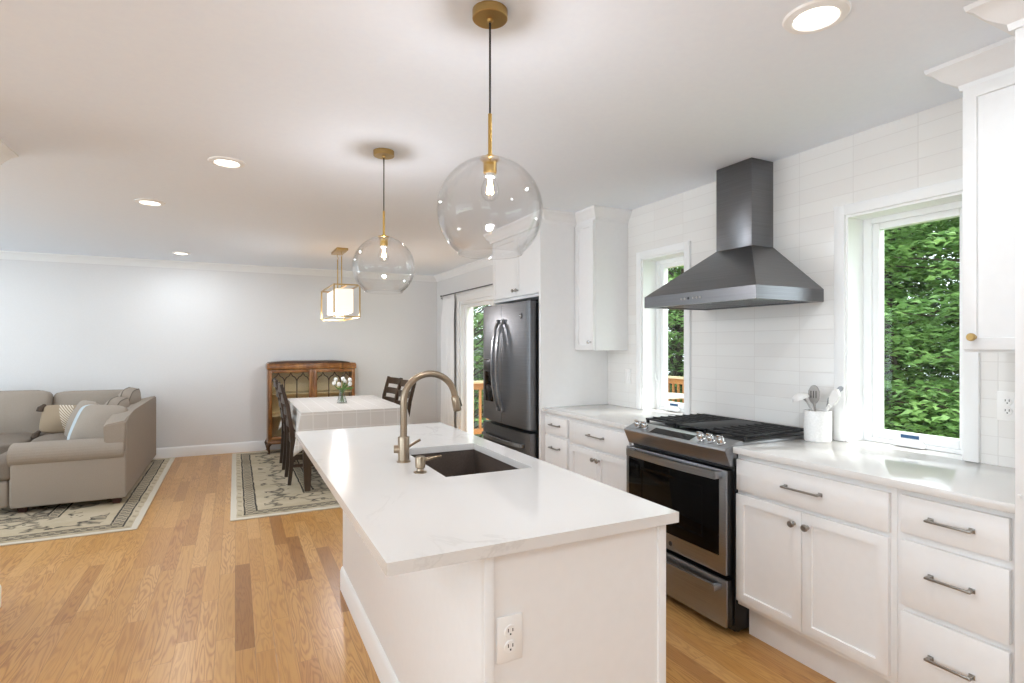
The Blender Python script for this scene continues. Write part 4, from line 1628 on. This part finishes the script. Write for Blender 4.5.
ch0 = make_chair()
spots = [(.705, 6.11, 0.0, 'dark ladder-back chair on the left of the dining table, nearest the camera'),
         (.705, 6.87, 0.0, 'dark ladder-back chair on the left of the dining table, nearer the china cabinet'),
         (1.435, 6.62, PI + R(7), 'dark ladder-back chair on the right of the dining table, farther one showing slat gaps'),
         (1.435, 6.06, PI + R(6), 'dark ladder-back chair on the right of the dining table, half hidden behind the faucet')]
for i, (x, y, a, lab) in enumerate(spots):
    c = ch0 if i == 0 else copy_tree(ch0)
    c.location = (x, y, rz + .0005)
    c.rotation_euler = (0, 0, a)
    c['label'] = lab

# vase with tulips
vx, vy, vz = 1.050, 6.30, cz + .0025
m = MB()
pr = [(0, 0), (.052, 0), (.056, .006), (.054, .014), (.034, .085), (.026, .115), (.027, .14), (.033, .15)]
inn = [(max(0, r - .003), max(.004, h)) for (r, h) in pr[::-1]]
m.lathe([(r, vz + h) for (r, h) in pr + inn], (vx, vy, 0), 32)
o = obj('glass_vase', m, glass_mat('vase_glass', (.92, .94, .93), low=.05, high=.6, power=2.0), None, (vx, vy, vz), ang=50)
tag(o, 'clear flared glass vase of tulips standing on the white tablecloth', 'vase')
tul = [(-.085, .215, .0, 'white tulip on the lower left of the vase bouquet'),
       (-.062, .255, .03, 'white tulip on the upper left of the vase bouquet'),
       (-.036, .205, -.03, 'white tulip drooping left of the bouquet centre'),
       (.012, .262, .0, 'tallest white tulip at the middle of the bouquet'),
       (.038, .232, .035, 'white tulip just right of the bouquet centre'),
       (.088, .250, .01, 'white tulip on the upper right of the vase bouquet'),
       (.082, .208, -.03, 'white tulip on the lower right of the vase bouquet')]
for i, (dx, dz, dy, lab) in enumerate(tul):
    bx_, by_, bz_ = vx + dx * .92, vy + dy - dx * .4, vz + dz
    t = thing('tulip', lab, 'flower', (vx, vy, vz), 'white tulips in the vase')
    rb = .012
    st = [(vx - dx * .25, vy - dy * .3, vz + .012), (vx + dx * .02, vy, vz + .10), (vx + dx * .3, vy + dy * .4, vz + .155), (bx_ - dx * .1, by_, bz_ - .03), (bx_, by_, bz_ - .016)]
    obj('stem', MB().tube(st, .0026, 8), 'stem', t)
    b = MB()
    b.lathe([(0, -.020), (.012, -.019), (.021, -.008), (.0225, .004), (.018, .016), (.010, .022), (.004, .019), (0, .016)], (bx_, by_, bz_), 12)
    for v in b.b.verts:
        a = math.atan2(v.co.y - by_, v.co.x - bx_)
        if v.co.z > bz_ + .01:
            v.co.z += .004 * math.cos(3 * a + i)
    obj('bloom', b, 'petal', t)
    if i in (2, 3, 4, 6):
        lf = MB()
        pr_ = [Vector((vx + dx * .05, vy, vz + .11)), Vector((vx + dx * .35 + .004, vy - .01, vz + .155)), Vector((bx_ + .012 * (1 if dx > 0 else -1), by_ - .015, bz_ - .045)), Vector((bx_ + .04 * (1 if dx > 0 else -1), by_ - .018, bz_ - .03 if i != 3 else bz_ - .06))]
        lf.tube(pr_, [.4, 1.0, .9, .1], rect=(.0012, .012), up=(0, 1, 0))
        obj('leaf', lf, 'leafy', t)

# ------------------------------------------------------------------ china cabinet
cxa, cxb, cya, cyb = .372, 1.452, 7.66, 8.045
cb = thing('china_cabinet', 'antique walnut china cabinet with glazed doors against the back wall', 'cabinet', ((cxa + cxb) / 2, 7.85, 0))
m = MB()
m.box(cxa, cxa + .02, cya + .03, cyb, .17, 1.10)
m.box(cxb - .02, cxb, cya + .03, cyb, .17, 1.10)
m.box(cxa, cxb, cya + .02, cyb, .155, .185, .003)
m.box(cxa, cxb, cya + .02, cyb, 1.085, 1.115)
obj('carcass', m, 'walnut', cb)
obj('back_lining', MB().box(cxa + .02, cxb - .02, cyb - .012, cyb - .002, .185, 1.085), 'curio', cb)
for z in (.48, .76):
    obj('shelf', MB().box(cxa + .02, cxb - .02, cya + .06, cyb - .013, z, z + .014), 'curio', cb)
m = MB()
m.box(cxa - .012, cxb + .012, cya - .008, cyb, 1.085, 1.145, .006)
m.box(cxa - .006, cxb + .006, cya, cyb, 1.145, 1.160, .004)
obj('cornice', m, 'walnut', cb)
m = MB()
n = 24
xa, xb = cxa + .01, cxb - .07
pl_ = [(xa, 1.160)] + [(xa + (xb - xa) * i / n, 1.172 + .018 * min(1, 5 * min(i / n, 1 - i / n)) ** .7) for i in range(n + 1)] + [(xb, 1.160)]
m.prism(pl_, 'y', cya + .03, cyb)
obj('cresting', m, 'walnut_dark', cb)
obj('plinth', MB().box(cxa - .006, cxb + .006, cya + .012, cyb, .135, .165, .006), 'walnut', cb)
for sx in (0, 1):
    for sy in (0, 1):
        x = cxa + .02 if sx == 0 else cxb - .02
        y = cya + .04 if sy == 0 else cyb - .03
        o_ = -1 if sx == 0 else 1
        pth = [(x, y, .145), (x + o_ * .022, y - .012, .115), (x + o_ * .016, y - .010, .07), (x + o_ * .004, y - .002, .035), (x + o_ * .016, y - .010, .0115)]
        obj('leg', MB().tube(pth, [.030, .028, .018, .014, .020], 12), 'walnut_dark', cb)
mid = (cxa + cxb) / 2


def china_door(x0, x1, knob_x):
    y = cya
    r = .038
    z0, z1 = .19, 1.08
    m = MB()
    m.box(x0, x0 + r, y, y + .024, z0, z1, .003)
    m.box(x1 - r, x1, y, y + .024, z0, z1, .003)
    m.box(x0 + r, x1 - r, y, y + .024, z0, z0 + r, .003)
    m.box(x0 + r, x1 - r, y, y + .024, z1 - r, z1, .003)
    d = obj('door', m, 'walnut', cb)
    obj('pane', MB().box(x0 + r, x1 - r, y + .012, y + .015, z0 + r, z1 - r), 'cabglass', d)
    g = MB()
    a, b_, zt, zl = x0 + r, x1 - r, z1 - r, z1 - r - .105
    npch = 3
    pch = (b_ - a) / npch
    for k in range(npch + 1):
        xj = a + k * pch        # lower joints where a vertical bar ends
        if 0 < k < npch:
            g.tube([(xj, y + .008, z0 + r), (xj, y + .008, zl)], .006, 8)
        for s in (-1, 1):
            xe = xj + s * pch / 2
            if xe < a or xe > b_:
                continue
            pts = []
            for i in range(9):
                u = i / 8
                pts.append((xj + (xe - xj) * u, y + .008, zl + (zt - zl) * (u + .12 * math.sin(2 * PI * u))))
            g.tube(pts, .006, 8)
    obj('glazing_bars', g, 'walnut_dark', d)
    obj('knob', MB().lathe([(0, -.022), (.008, -.020), (.010, -.014), (.004, -.008), (.006, 0), (0, 0)], (knob_x, y, .62), 14, 'y'), 'brass_pale', d)


china_door(cxa + .008, mid - .012, mid - .03)
china_door(mid + .012, cxb - .008, mid + .03)
obj('centre_stile', MB().box(mid - .011, mid + .011, cya - .004, cya + .03, .187, 1.083, .004), 'walnut', cb)

# ------------------------------------------------------------------ curtain and rod
cr = thing('curtain_rod', 'thin dark curtain rod above the sliding glass door', 'curtain rod', (2.685, 6.3, 2.107))
obj('rod', MB().cyl(.008, (2.685, 5.0, 2.107), (2.685, 7.70, 2.107), 12), 'badge', cr)
for y in (4.99, 7.71):
    obj('finial', MB().sphere((2.685, y, 2.107), .014, n=14), 'badge', cr)
for y in (5.08, 7.66):
    obj('bracket', MB().tube([(XW, y, 2.065), (2.66, y, 2.065), (2.685, y, 2.080)], .006, 8).box(XW - .006, XW, y - .015, y + .015, 2.04, 2.09, .002), 'badge', cr)
m = MB()
nf, nz = 90, 12
cy0, cy1 = 7.20, 7.68
grid = []
for k in range(nz + 1):
    z = 2.115 - (2.115 - .02) * k / nz
    row = []
    for i in range(nf + 1):
        u = i / nf
        amp = .032 * (.55 + .45 * k / nz)
        x = 2.688 + amp * math.sin(u * 2 * PI * 6.5 + .5 * math.sin(k * .4)) - .008
        if k < 2:
            x = 2.64 + .011 * math.cos(u * 2 * PI * 6.5) * (-1) + (.002 if k == 0 else 0)
            x = 2.697 + .010 * math.sin(u * 2 * PI * 6.5)
        y = cy0 + (cy1 - cy0) * u + .006 * math.sin(k * .7 + i * .3) * k / nz
        row.append(m.b.verts.new((x, y, z)))
    grid.append(row)
for A, B in zip(grid, grid[1:]):
    for i in range(nf):
        m.b.faces.new((A[i], A[i + 1], B[i + 1], B[i]))
o = obj('curtain', m, 'curtain', None, (2.66, 7.4, .02), ang=80)
tag(o, 'white floor-length curtain gathered at the left of the sliding door', 'curtain')
md = o.modifiers.new('thick', 'SOLIDIFY')
md.thickness = .002

# ------------------------------------------------------------------ sofa (sectional)
sf = thing('sectional_sofa', 'taupe linen sectional sofa with rolled arm by the back wall', 'sofa', (-2.2, 7.0, 0))
xR = -.855
zb_ = .062
# base frames
m = MB()
m.box(-1.66, xR - .012, 5.90, 7.93, zb_ + .004, .30, .02, 3)
obj('base', m, 'sofa', sf)
m = MB()
m.box(-3.75, -1.66, 7.00, 7.93, zb_, .30, .02, 3)
obj('base', m, 'sofa', sf)
# outer back along the right side
m = MB()
pf = [(5.868, zb_), (5.868, .735)]
for i in range(1, 12):
    u = i / 12
    pf.append((5.868 + u * 2.06, .735 + .05 * math.sin(min(1, u * 4) * PI / 2)))
pf += [(7.945, .785), (7.945, zb_)]
m.prism(pf, 'x', xR - .145, xR, .012)
for v in m.b.verts:
    if v.co.z > .5 and v.co.x < xR - .07:
        v.co.z -= .03
        v.co.x -= .02
obj('back_frame', m, 'sofa', sf)
m = MB().box(-3.75, xR - .15, 7.80, 7.95, zb_, .80, .03, 3)
obj('back_frame', m, 'sofa', sf)
# rolled arm at the near end: a panel with a roll on top
m = MB()
m.box(-1.64, xR - .002, 5.862, 6.07, zb_, .47, .012, 3)
obj('arm_panel', m, 'sofa', sf)
arm = []
for i in range(21):
    a = R(-70 + 320 * i / 20)
    arm.append((5.955 + .118 * math.cos(a + PI / 2) * -1, .480 + .108 * math.sin(a + PI / 2)))
m = MB().prism([(5.962 + .128 * math.cos(2 * PI * i / 28), .480 + .104 * math.sin(2 * PI * i / 28)) for i in range(28)], 'x', -1.655, xR - .012, .010)
obj('arm_roll', m, 'sofa', sf)
# seat cushions
Rz = lambda a: Matrix.Rotation(R(a), 3, 'Z')
Rx = lambda a: Matrix.Rotation(R(a), 3, 'X')
Ry = lambda a: Matrix.Rotation(R(a), 3, 'Y')
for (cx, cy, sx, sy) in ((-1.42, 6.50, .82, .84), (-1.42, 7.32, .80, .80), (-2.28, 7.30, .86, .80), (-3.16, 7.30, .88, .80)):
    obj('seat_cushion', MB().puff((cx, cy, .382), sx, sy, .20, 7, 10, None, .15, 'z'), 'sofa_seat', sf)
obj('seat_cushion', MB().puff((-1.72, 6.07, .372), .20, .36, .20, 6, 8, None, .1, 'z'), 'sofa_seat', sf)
m = MB().box(-1.84, -1.66, 5.90, 6.98, zb_, .285, .03, 3)
obj('base', m, 'sofa', sf)


def piped(c, sx, sy, sz, rot, thin, mt, pm, name, parent, puff=.35, p=5):
    o = obj(name, MB().puff(c, sx, sy, sz, p, 12, rot, puff, thin), mt, parent)
    ti = 'xyz'.index(thin)
    oi = [i for i in range(3) if i != ti]
    dims = (sx, sy, sz)
    for s in (-1, 1):
        pts = []
        for i in range(49):
            a = 2 * PI * i / 48
            ca, sa = math.cos(a), math.sin(a)
            L = (abs(ca) ** p + abs(sa) ** p) ** (1 / p)
            q = Vector((0, 0, 0))
            q[oi[0]] = ca / L * dims[oi[0]] / 2 * .985
            q[oi[1]] = sa / L * dims[oi[1]] / 2 * .985
            q[ti] = s * dims[ti] / 2 * (1 - puff) * .62
            if thin and puff > .5:
                q[ti] = 0
            if rot is not None:
                q = rot @ q
            pts.append(q + Vector(c))
        obj('piping', MB().tube(pts, .0055, 6), pm, o)
        if puff > .5:
            break
    return o


# back cushions: two along the back wall, two along the right side
piped((-2.22, 7.63, .66), .88, .20, .50, Rx(-8), 'y', 'sofa', 'piping', 'back_cushion', sf, .3, 9)
piped((-1.40, 7.68, .655), .76, .18, .46, Rx(-8), 'y', 'sofa', 'piping', 'back_cushion', sf, .3, 9)
piped((-3.12, 7.63, .66), .88, .20, .50, Rx(-8), 'y', 'sofa', 'piping', 'back_cushion', sf, .3, 9)
piped((-1.10, 7.50, .665), .21, .62, .50, Ry(14), 'x', 'sofa', 'piping', 'back_cushion', sf)
piped((-1.12, 6.86, .635), .20, .64, .46, Ry(16), 'x', 'sofa', 'piping', 'back_cushion', sf)
for (x, y) in ((-.93, 5.93), (-1.58, 5.96), (-.93, 7.86), (-3.65, 7.08), (-3.65, 7.86), (-2.3, 7.08)):
    obj('foot', MB().tube([(x, y, rz + .0005), (x, y, zb_ + .004)], [.7, 1.0], rect=(.036, .036), up=(1, 0, 0)), 'foot', sf)

# throw pillows
t = thing('throw_pillow', 'brown lumbar pillow with woven stripe and tassels on the sofa', 'pillow', (-1.555, 7.33, .615), 'throw pillows on the sofa')
rot = Rx(-20) @ Ry(4)
obj('cushion', MB().puff((-1.555, 7.33, .615), .50, .15, .30, 6, 12, rot, .6, 'y'), 'pillow_stripe', t)
for sx in (-1, 1):
    for sz in (-1, 1):
        p0 = Vector((-1.555, 7.33, .615)) + rot @ Vector((sx * .245, 0, sz * .14))
        k = MB().sphere(p0, .020, n=10)
        k.tube([p0 + Vector((0, -.01, 0)), p0 + Vector((sx * .018, -.028, -.02)), p0 + Vector((sx * .024, -.036, -.055))], [.018, .030, .034], 10)
        obj('tassel', k, 'tassel', t)
t = thing('throw_pillow', 'beige pillow with pale blue back leaning on the near end of the sofa', 'pillow', (-1.16, 6.47, .62), 'throw pillows on the sofa')
rot = Rz(52) @ Ry(26)
piped((-1.145, 6.42, .640), .17, .50, .40, rot, 'x', 'sofa', 'piping', 'cushion', t, .62, 6)
t2 = thing('throw_pillow', 'pale blue pillow mostly hidden behind the near beige pillow', 'pillow', (-1.30, 6.50, .60), 'throw pillows on the sofa')
rot = Rz(52) @ Ry(26)
piped((-1.195, 6.525, .635), .12, .50, .40, rot, 'x', 'pillow_blue', 'pillow_blue', 'cushion', t2, .62, 6)
t3 = thing('throw_pillow', 'small pale patterned pillow at the back between the tassel and beige pillows', 'pillow', (-1.38, 7.0, .6), 'throw pillows on the sofa')
piped((-1.40, 7.02, .625), .14, .44, .42, Rz(30) @ Ry(22), 'x', 'sofa', 'piping', 'cushion', t3, .62, 6)

# ------------------------------------------------------------------ outdoors
struct('ground', MB().box(XW + .2, 40, -25, 45, -1.75, -1.6), 'grass')
dk = MB()
for i in range(29):
    x = XW + .22 + i * .146
    dk.box(x, x + .138, 4.6, 8.0, -.09, -.06)
dk.box(XW + .21, 7.07, 4.6, 4.64, -.28, -.09)
dk.box(XW + .21, 7.07, 7.96, 8.0, -.28, -.09)
struct('deck_floor', dk, 'deckwood')
for (x, y) in ((3.1, 4.65), (3.1, 7.9), (7.0, 4.65), (7.0, 7.9)):
    struct('deck_post', MB().box(x - .05, x + .05, y - .05, y + .05, -1.6, -.28), 'deckwood')


def railing(label, p, q, loc):
    t = thing('deck_railing', label, 'railing', loc, 'wooden deck railings')
    p, q = Vector(p), Vector(q)
    d = (q - p)
    L = d.length
    d.normalize()
    nrm = Vector((-d.y, d.x, 0))
    zt = .84

    def bar(a, b, w, h0, h1):
        m = MB()
        A, B = p + d * a, p + d * b
        c = [A + nrm * w, B + nrm * w, B - nrm * w, A - nrm * w]
        m.prism([(v.x, v.y) for v in c], 'z', h0, h1)
        return m
    obj('cap', bar(-.05, L + .05, .07, zt - .035, zt), 'railpale', t)
    obj('top_rail', bar(0, L, .019, zt - .13, zt - .036), 'deckwood', t)
    obj('bottom_rail', bar(0, L, .019, .02, .10), 'deckwood', t)
    k = max(2, int(L / 1.7) + 1)
    for i in range(k):
        a = L * i / (k - 1)
        obj('post', bar(a - .045, a + .045, .045, -.06, zt - .036), 'deckwood', t)
    nb = int(L / .125)
    for i in range(1, nb):
        a = L * i / nb
        obj('baluster', bar(a - .017, a + .017, .017, .101, zt - .131), 'deckwood', t)
    return t


railing('wooden deck railing outside the sliding glass door', (3.02, 7.95, 0), (7.0, 7.95, 0), (5, 7.95, -.06))
railing('orange wooden deck railing seen low through the small window', (7.0, 7.85, 0), (7.0, 4.65, 0), (7, 6.3, -.06))

pt = thing('patio_table', 'pale round patio table on the deck behind the small window', 'table', (6.2, 7.0, -.06))
obj('table_top', MB().lathe([(0, .56), (.46, .56), (.48, .575), (.47, .592), (0, .595)], (6.2, 7.0, 0), 36), 'patio', pt)
obj('pedestal', MB().lathe([(.25, -.0595), (.25, -.04), (.04, -.01), (.035, .5), (.10, .56), (0, .56)], (6.2, 7.0, 0), 24), 'patio', pt)

sh = thing('garden_shed', 'pale grey shed roof beyond the deck, through the sliding door', 'shed', (7.1, 15.5, -1.6))
obj('walls', MB().box(5.6, 8.2, 15.2, 17.2, -1.6, .55), 'siding', sh)
m = MB().prism([(5.4, .5), (8.4, .5), (6.9, 1.45)], 'y', 15.0, 17.4)
obj('roof', m, 'siding', sh)

rnd = random.Random(5)


def tree_meshes(seed, height, crown_r, n_spray, leaf, tiers=True):
    rd_ = random.Random(seed)
    tb_ = MB()
    n = 8
    pts, rs = [], []
    for i in range(n + 1):
        u = i / n
        pts.append((.18 * math.sin(u * 3 + seed), .18 * math.cos(u * 2.3 + seed) - .18, u * height * .95))
        rs.append(.10 * (1 - .8 * u) + .01)
    tb_.tube(pts, rs, 10)
    V_, F_ = [], []
    for k in range(n_spray):
        h = (.10 + .88 * rd_.random()) * height
        u = h / height
        rr_ = crown_r * (math.sin(min(1, u * 1.15 + .12) * PI) ** .6 * .9 + .1)
        a = rd_.random() * 2 * PI
        r1 = rr_ * (.35 + .65 * rd_.random() ** .5)
        base = Vector((0, 0, h - .25 * r1))
        tip = Vector((r1 * math.cos(a), r1 * math.sin(a), h + .1 * r1))
        if k % 5 == 0:
            midp = (base + tip) / 2 + Vector((0, 0, .12 * r1))
            tb_.tube([base, midp, tip], [.028, .017, .005], 5)
        side = Vector((-math.sin(a), math.cos(a), 0))
        dirv = Vector((math.cos(a), math.sin(a), -.12 + .2 * rd_.random()))
        m_ = rd_.randint(60, 90)
        sp = .42 * crown_r / 2.0 + .1
        for j in range(m_):
            s = (rd_.random() - .45) * 1.9
            w_ = (rd_.random() - .5) * 1.5 * (1 - .4 * max(0, s))
            c = tip + dirv * (s * sp) + side * (w_ * sp) + Vector((0, 0, (rd_.random() - .5) * .13 - .10 * s * s))
            th = rd_.random() * 2 * PI
            ld_ = Vector((math.cos(th), math.sin(th), -.35 + .35 * rd_.random()))
            ld_.normalize()
            up_ = Vector((rd_.random() - .5, rd_.random() - .5, 1.0)).normalized()
            sd_ = ld_.cross(up_).normalized()
            nn = sd_.cross(ld_)
            l_ = leaf * (.7 + .6 * rd_.random())
            i0 = len(V_)
            V_.extend([c - ld_ * l_ * .5, c - ld_ * l_ * .12 + sd_ * l_ * .40 + nn * l_ * .06, c + ld_ * l_ * .12 + sd_ * l_ * .22 + nn * l_ * .03,
                       c + ld_ * l_ * .55 - nn * l_ * .08, c + ld_ * l_ * .12 - sd_ * l_ * .22 + nn * l_ * .03, c - ld_ * l_ * .12 - sd_ * l_ * .40 + nn * l_ * .06])
            F_.append((i0, i0 + 1, i0 + 2, i0 + 3))
            F_.append((i0, i0 + 3, i0 + 4, i0 + 5))
    me = bpy.data.meshes.new('foliage')
    me.from_pydata(V_, [], F_)
    me.update()
    return tb_, me


def tree(name, label, loc, seed, height, r, n_spray, leaf, mt, group='trees outside'):
    t = thing(name, label, 'tree', (0, 0, 0), group)
    tr, me = tree_meshes(seed, height, r, n_spray, leaf)
    obj('trunk', tr, 'bark', t)
    me.materials.append(M[mt])
    fo = bpy.data.objects.new('foliage', me)
    col.objects.link(fo)
    fo.parent = t
    t.location = loc
    return t


def tree_copy(src, loc, ang, scale, label, mt=None):
    c = copy_tree(src)
    c.location = loc
    c.rotation_euler = (0, 0, ang)
    c.scale = (scale, scale, scale)
    c['label'] = label
    return c


GZ = -1.6
TA = tree('maple_tree', 'bright green leafy tree closest outside the large window', (8.4, 4.9, GZ), 3, 6.6, 2.1, 380, .085, 'leaf')
TB = tree('oak_tree', 'darker green tree behind the maple outside the large window', (10.6, 6.2, GZ), 8, 8.0, 2.6, 420, .10, 'leaf2')
TC = tree('maple_tree', 'dense green tree beyond the deck, through the small window', (9.0, 9.7, GZ), 12, 7.5, 2.6, 420, .10, 'leaf')
tree_copy(TB, (13.5, 7.8, GZ), 1.3, 1.2, 'tall dark tree far outside the large window on the left side')
tree_copy(TB, (12.8, 5.0, GZ), 2.3, 1.15, 'tall dark tree far outside the large window on the right side')
tree_copy(TB, (10.8, 3.9, GZ), 3.9, 1.0, 'dark tree close behind the maple, filling the middle of the large window')
tree_copy(TC, (13.4, 13.6, GZ), .9, 1.25, 'far tree filling the background of the small window')
tree_copy(TC, (5.2, 13.2, GZ), 2.2, .95, 'pale green tree beyond the deck, left in the sliding door')
tree_copy(TC, (8.4, 14.6, GZ), 4.0, 1.1, 'green tree beyond the deck, right in the sliding door')
tree_copy(TC, (10.9, 11.3, GZ), 5.0, 1.0, 'green tree right behind the nearest one in the small window')
tree_copy(TA, (9.9, 12.3, GZ), 2.6, 1.2, 'leafy tree at the left behind the deck railing in the small window')
tree_copy(TA, (6.9, 19.5, GZ), 4.0, 1.5, 'distant tree behind the shed, through the sliding door')
tree_copy(TA, (8.2, 2.75, GZ), 1.0, 1.05, 'leafy tree outside the large window at its right edge')
for i, (x, y, s, lab) in enumerate(((6.6, 3.35, 1.0, 'low light green shrub at the bottom right of the large window'), (7.1, 4.3, 1.1, 'low light green shrub at the bottom left of the large window'))):
    if i == 0:
        SB = tree('garden_shrub', lab, (x, y, GZ), 21, 2.1, 1.0, 150, .075, 'leaf3', 'shrubs outside')
    else:
        tree_copy(SB, (x, y, GZ), 1.7, s, lab)
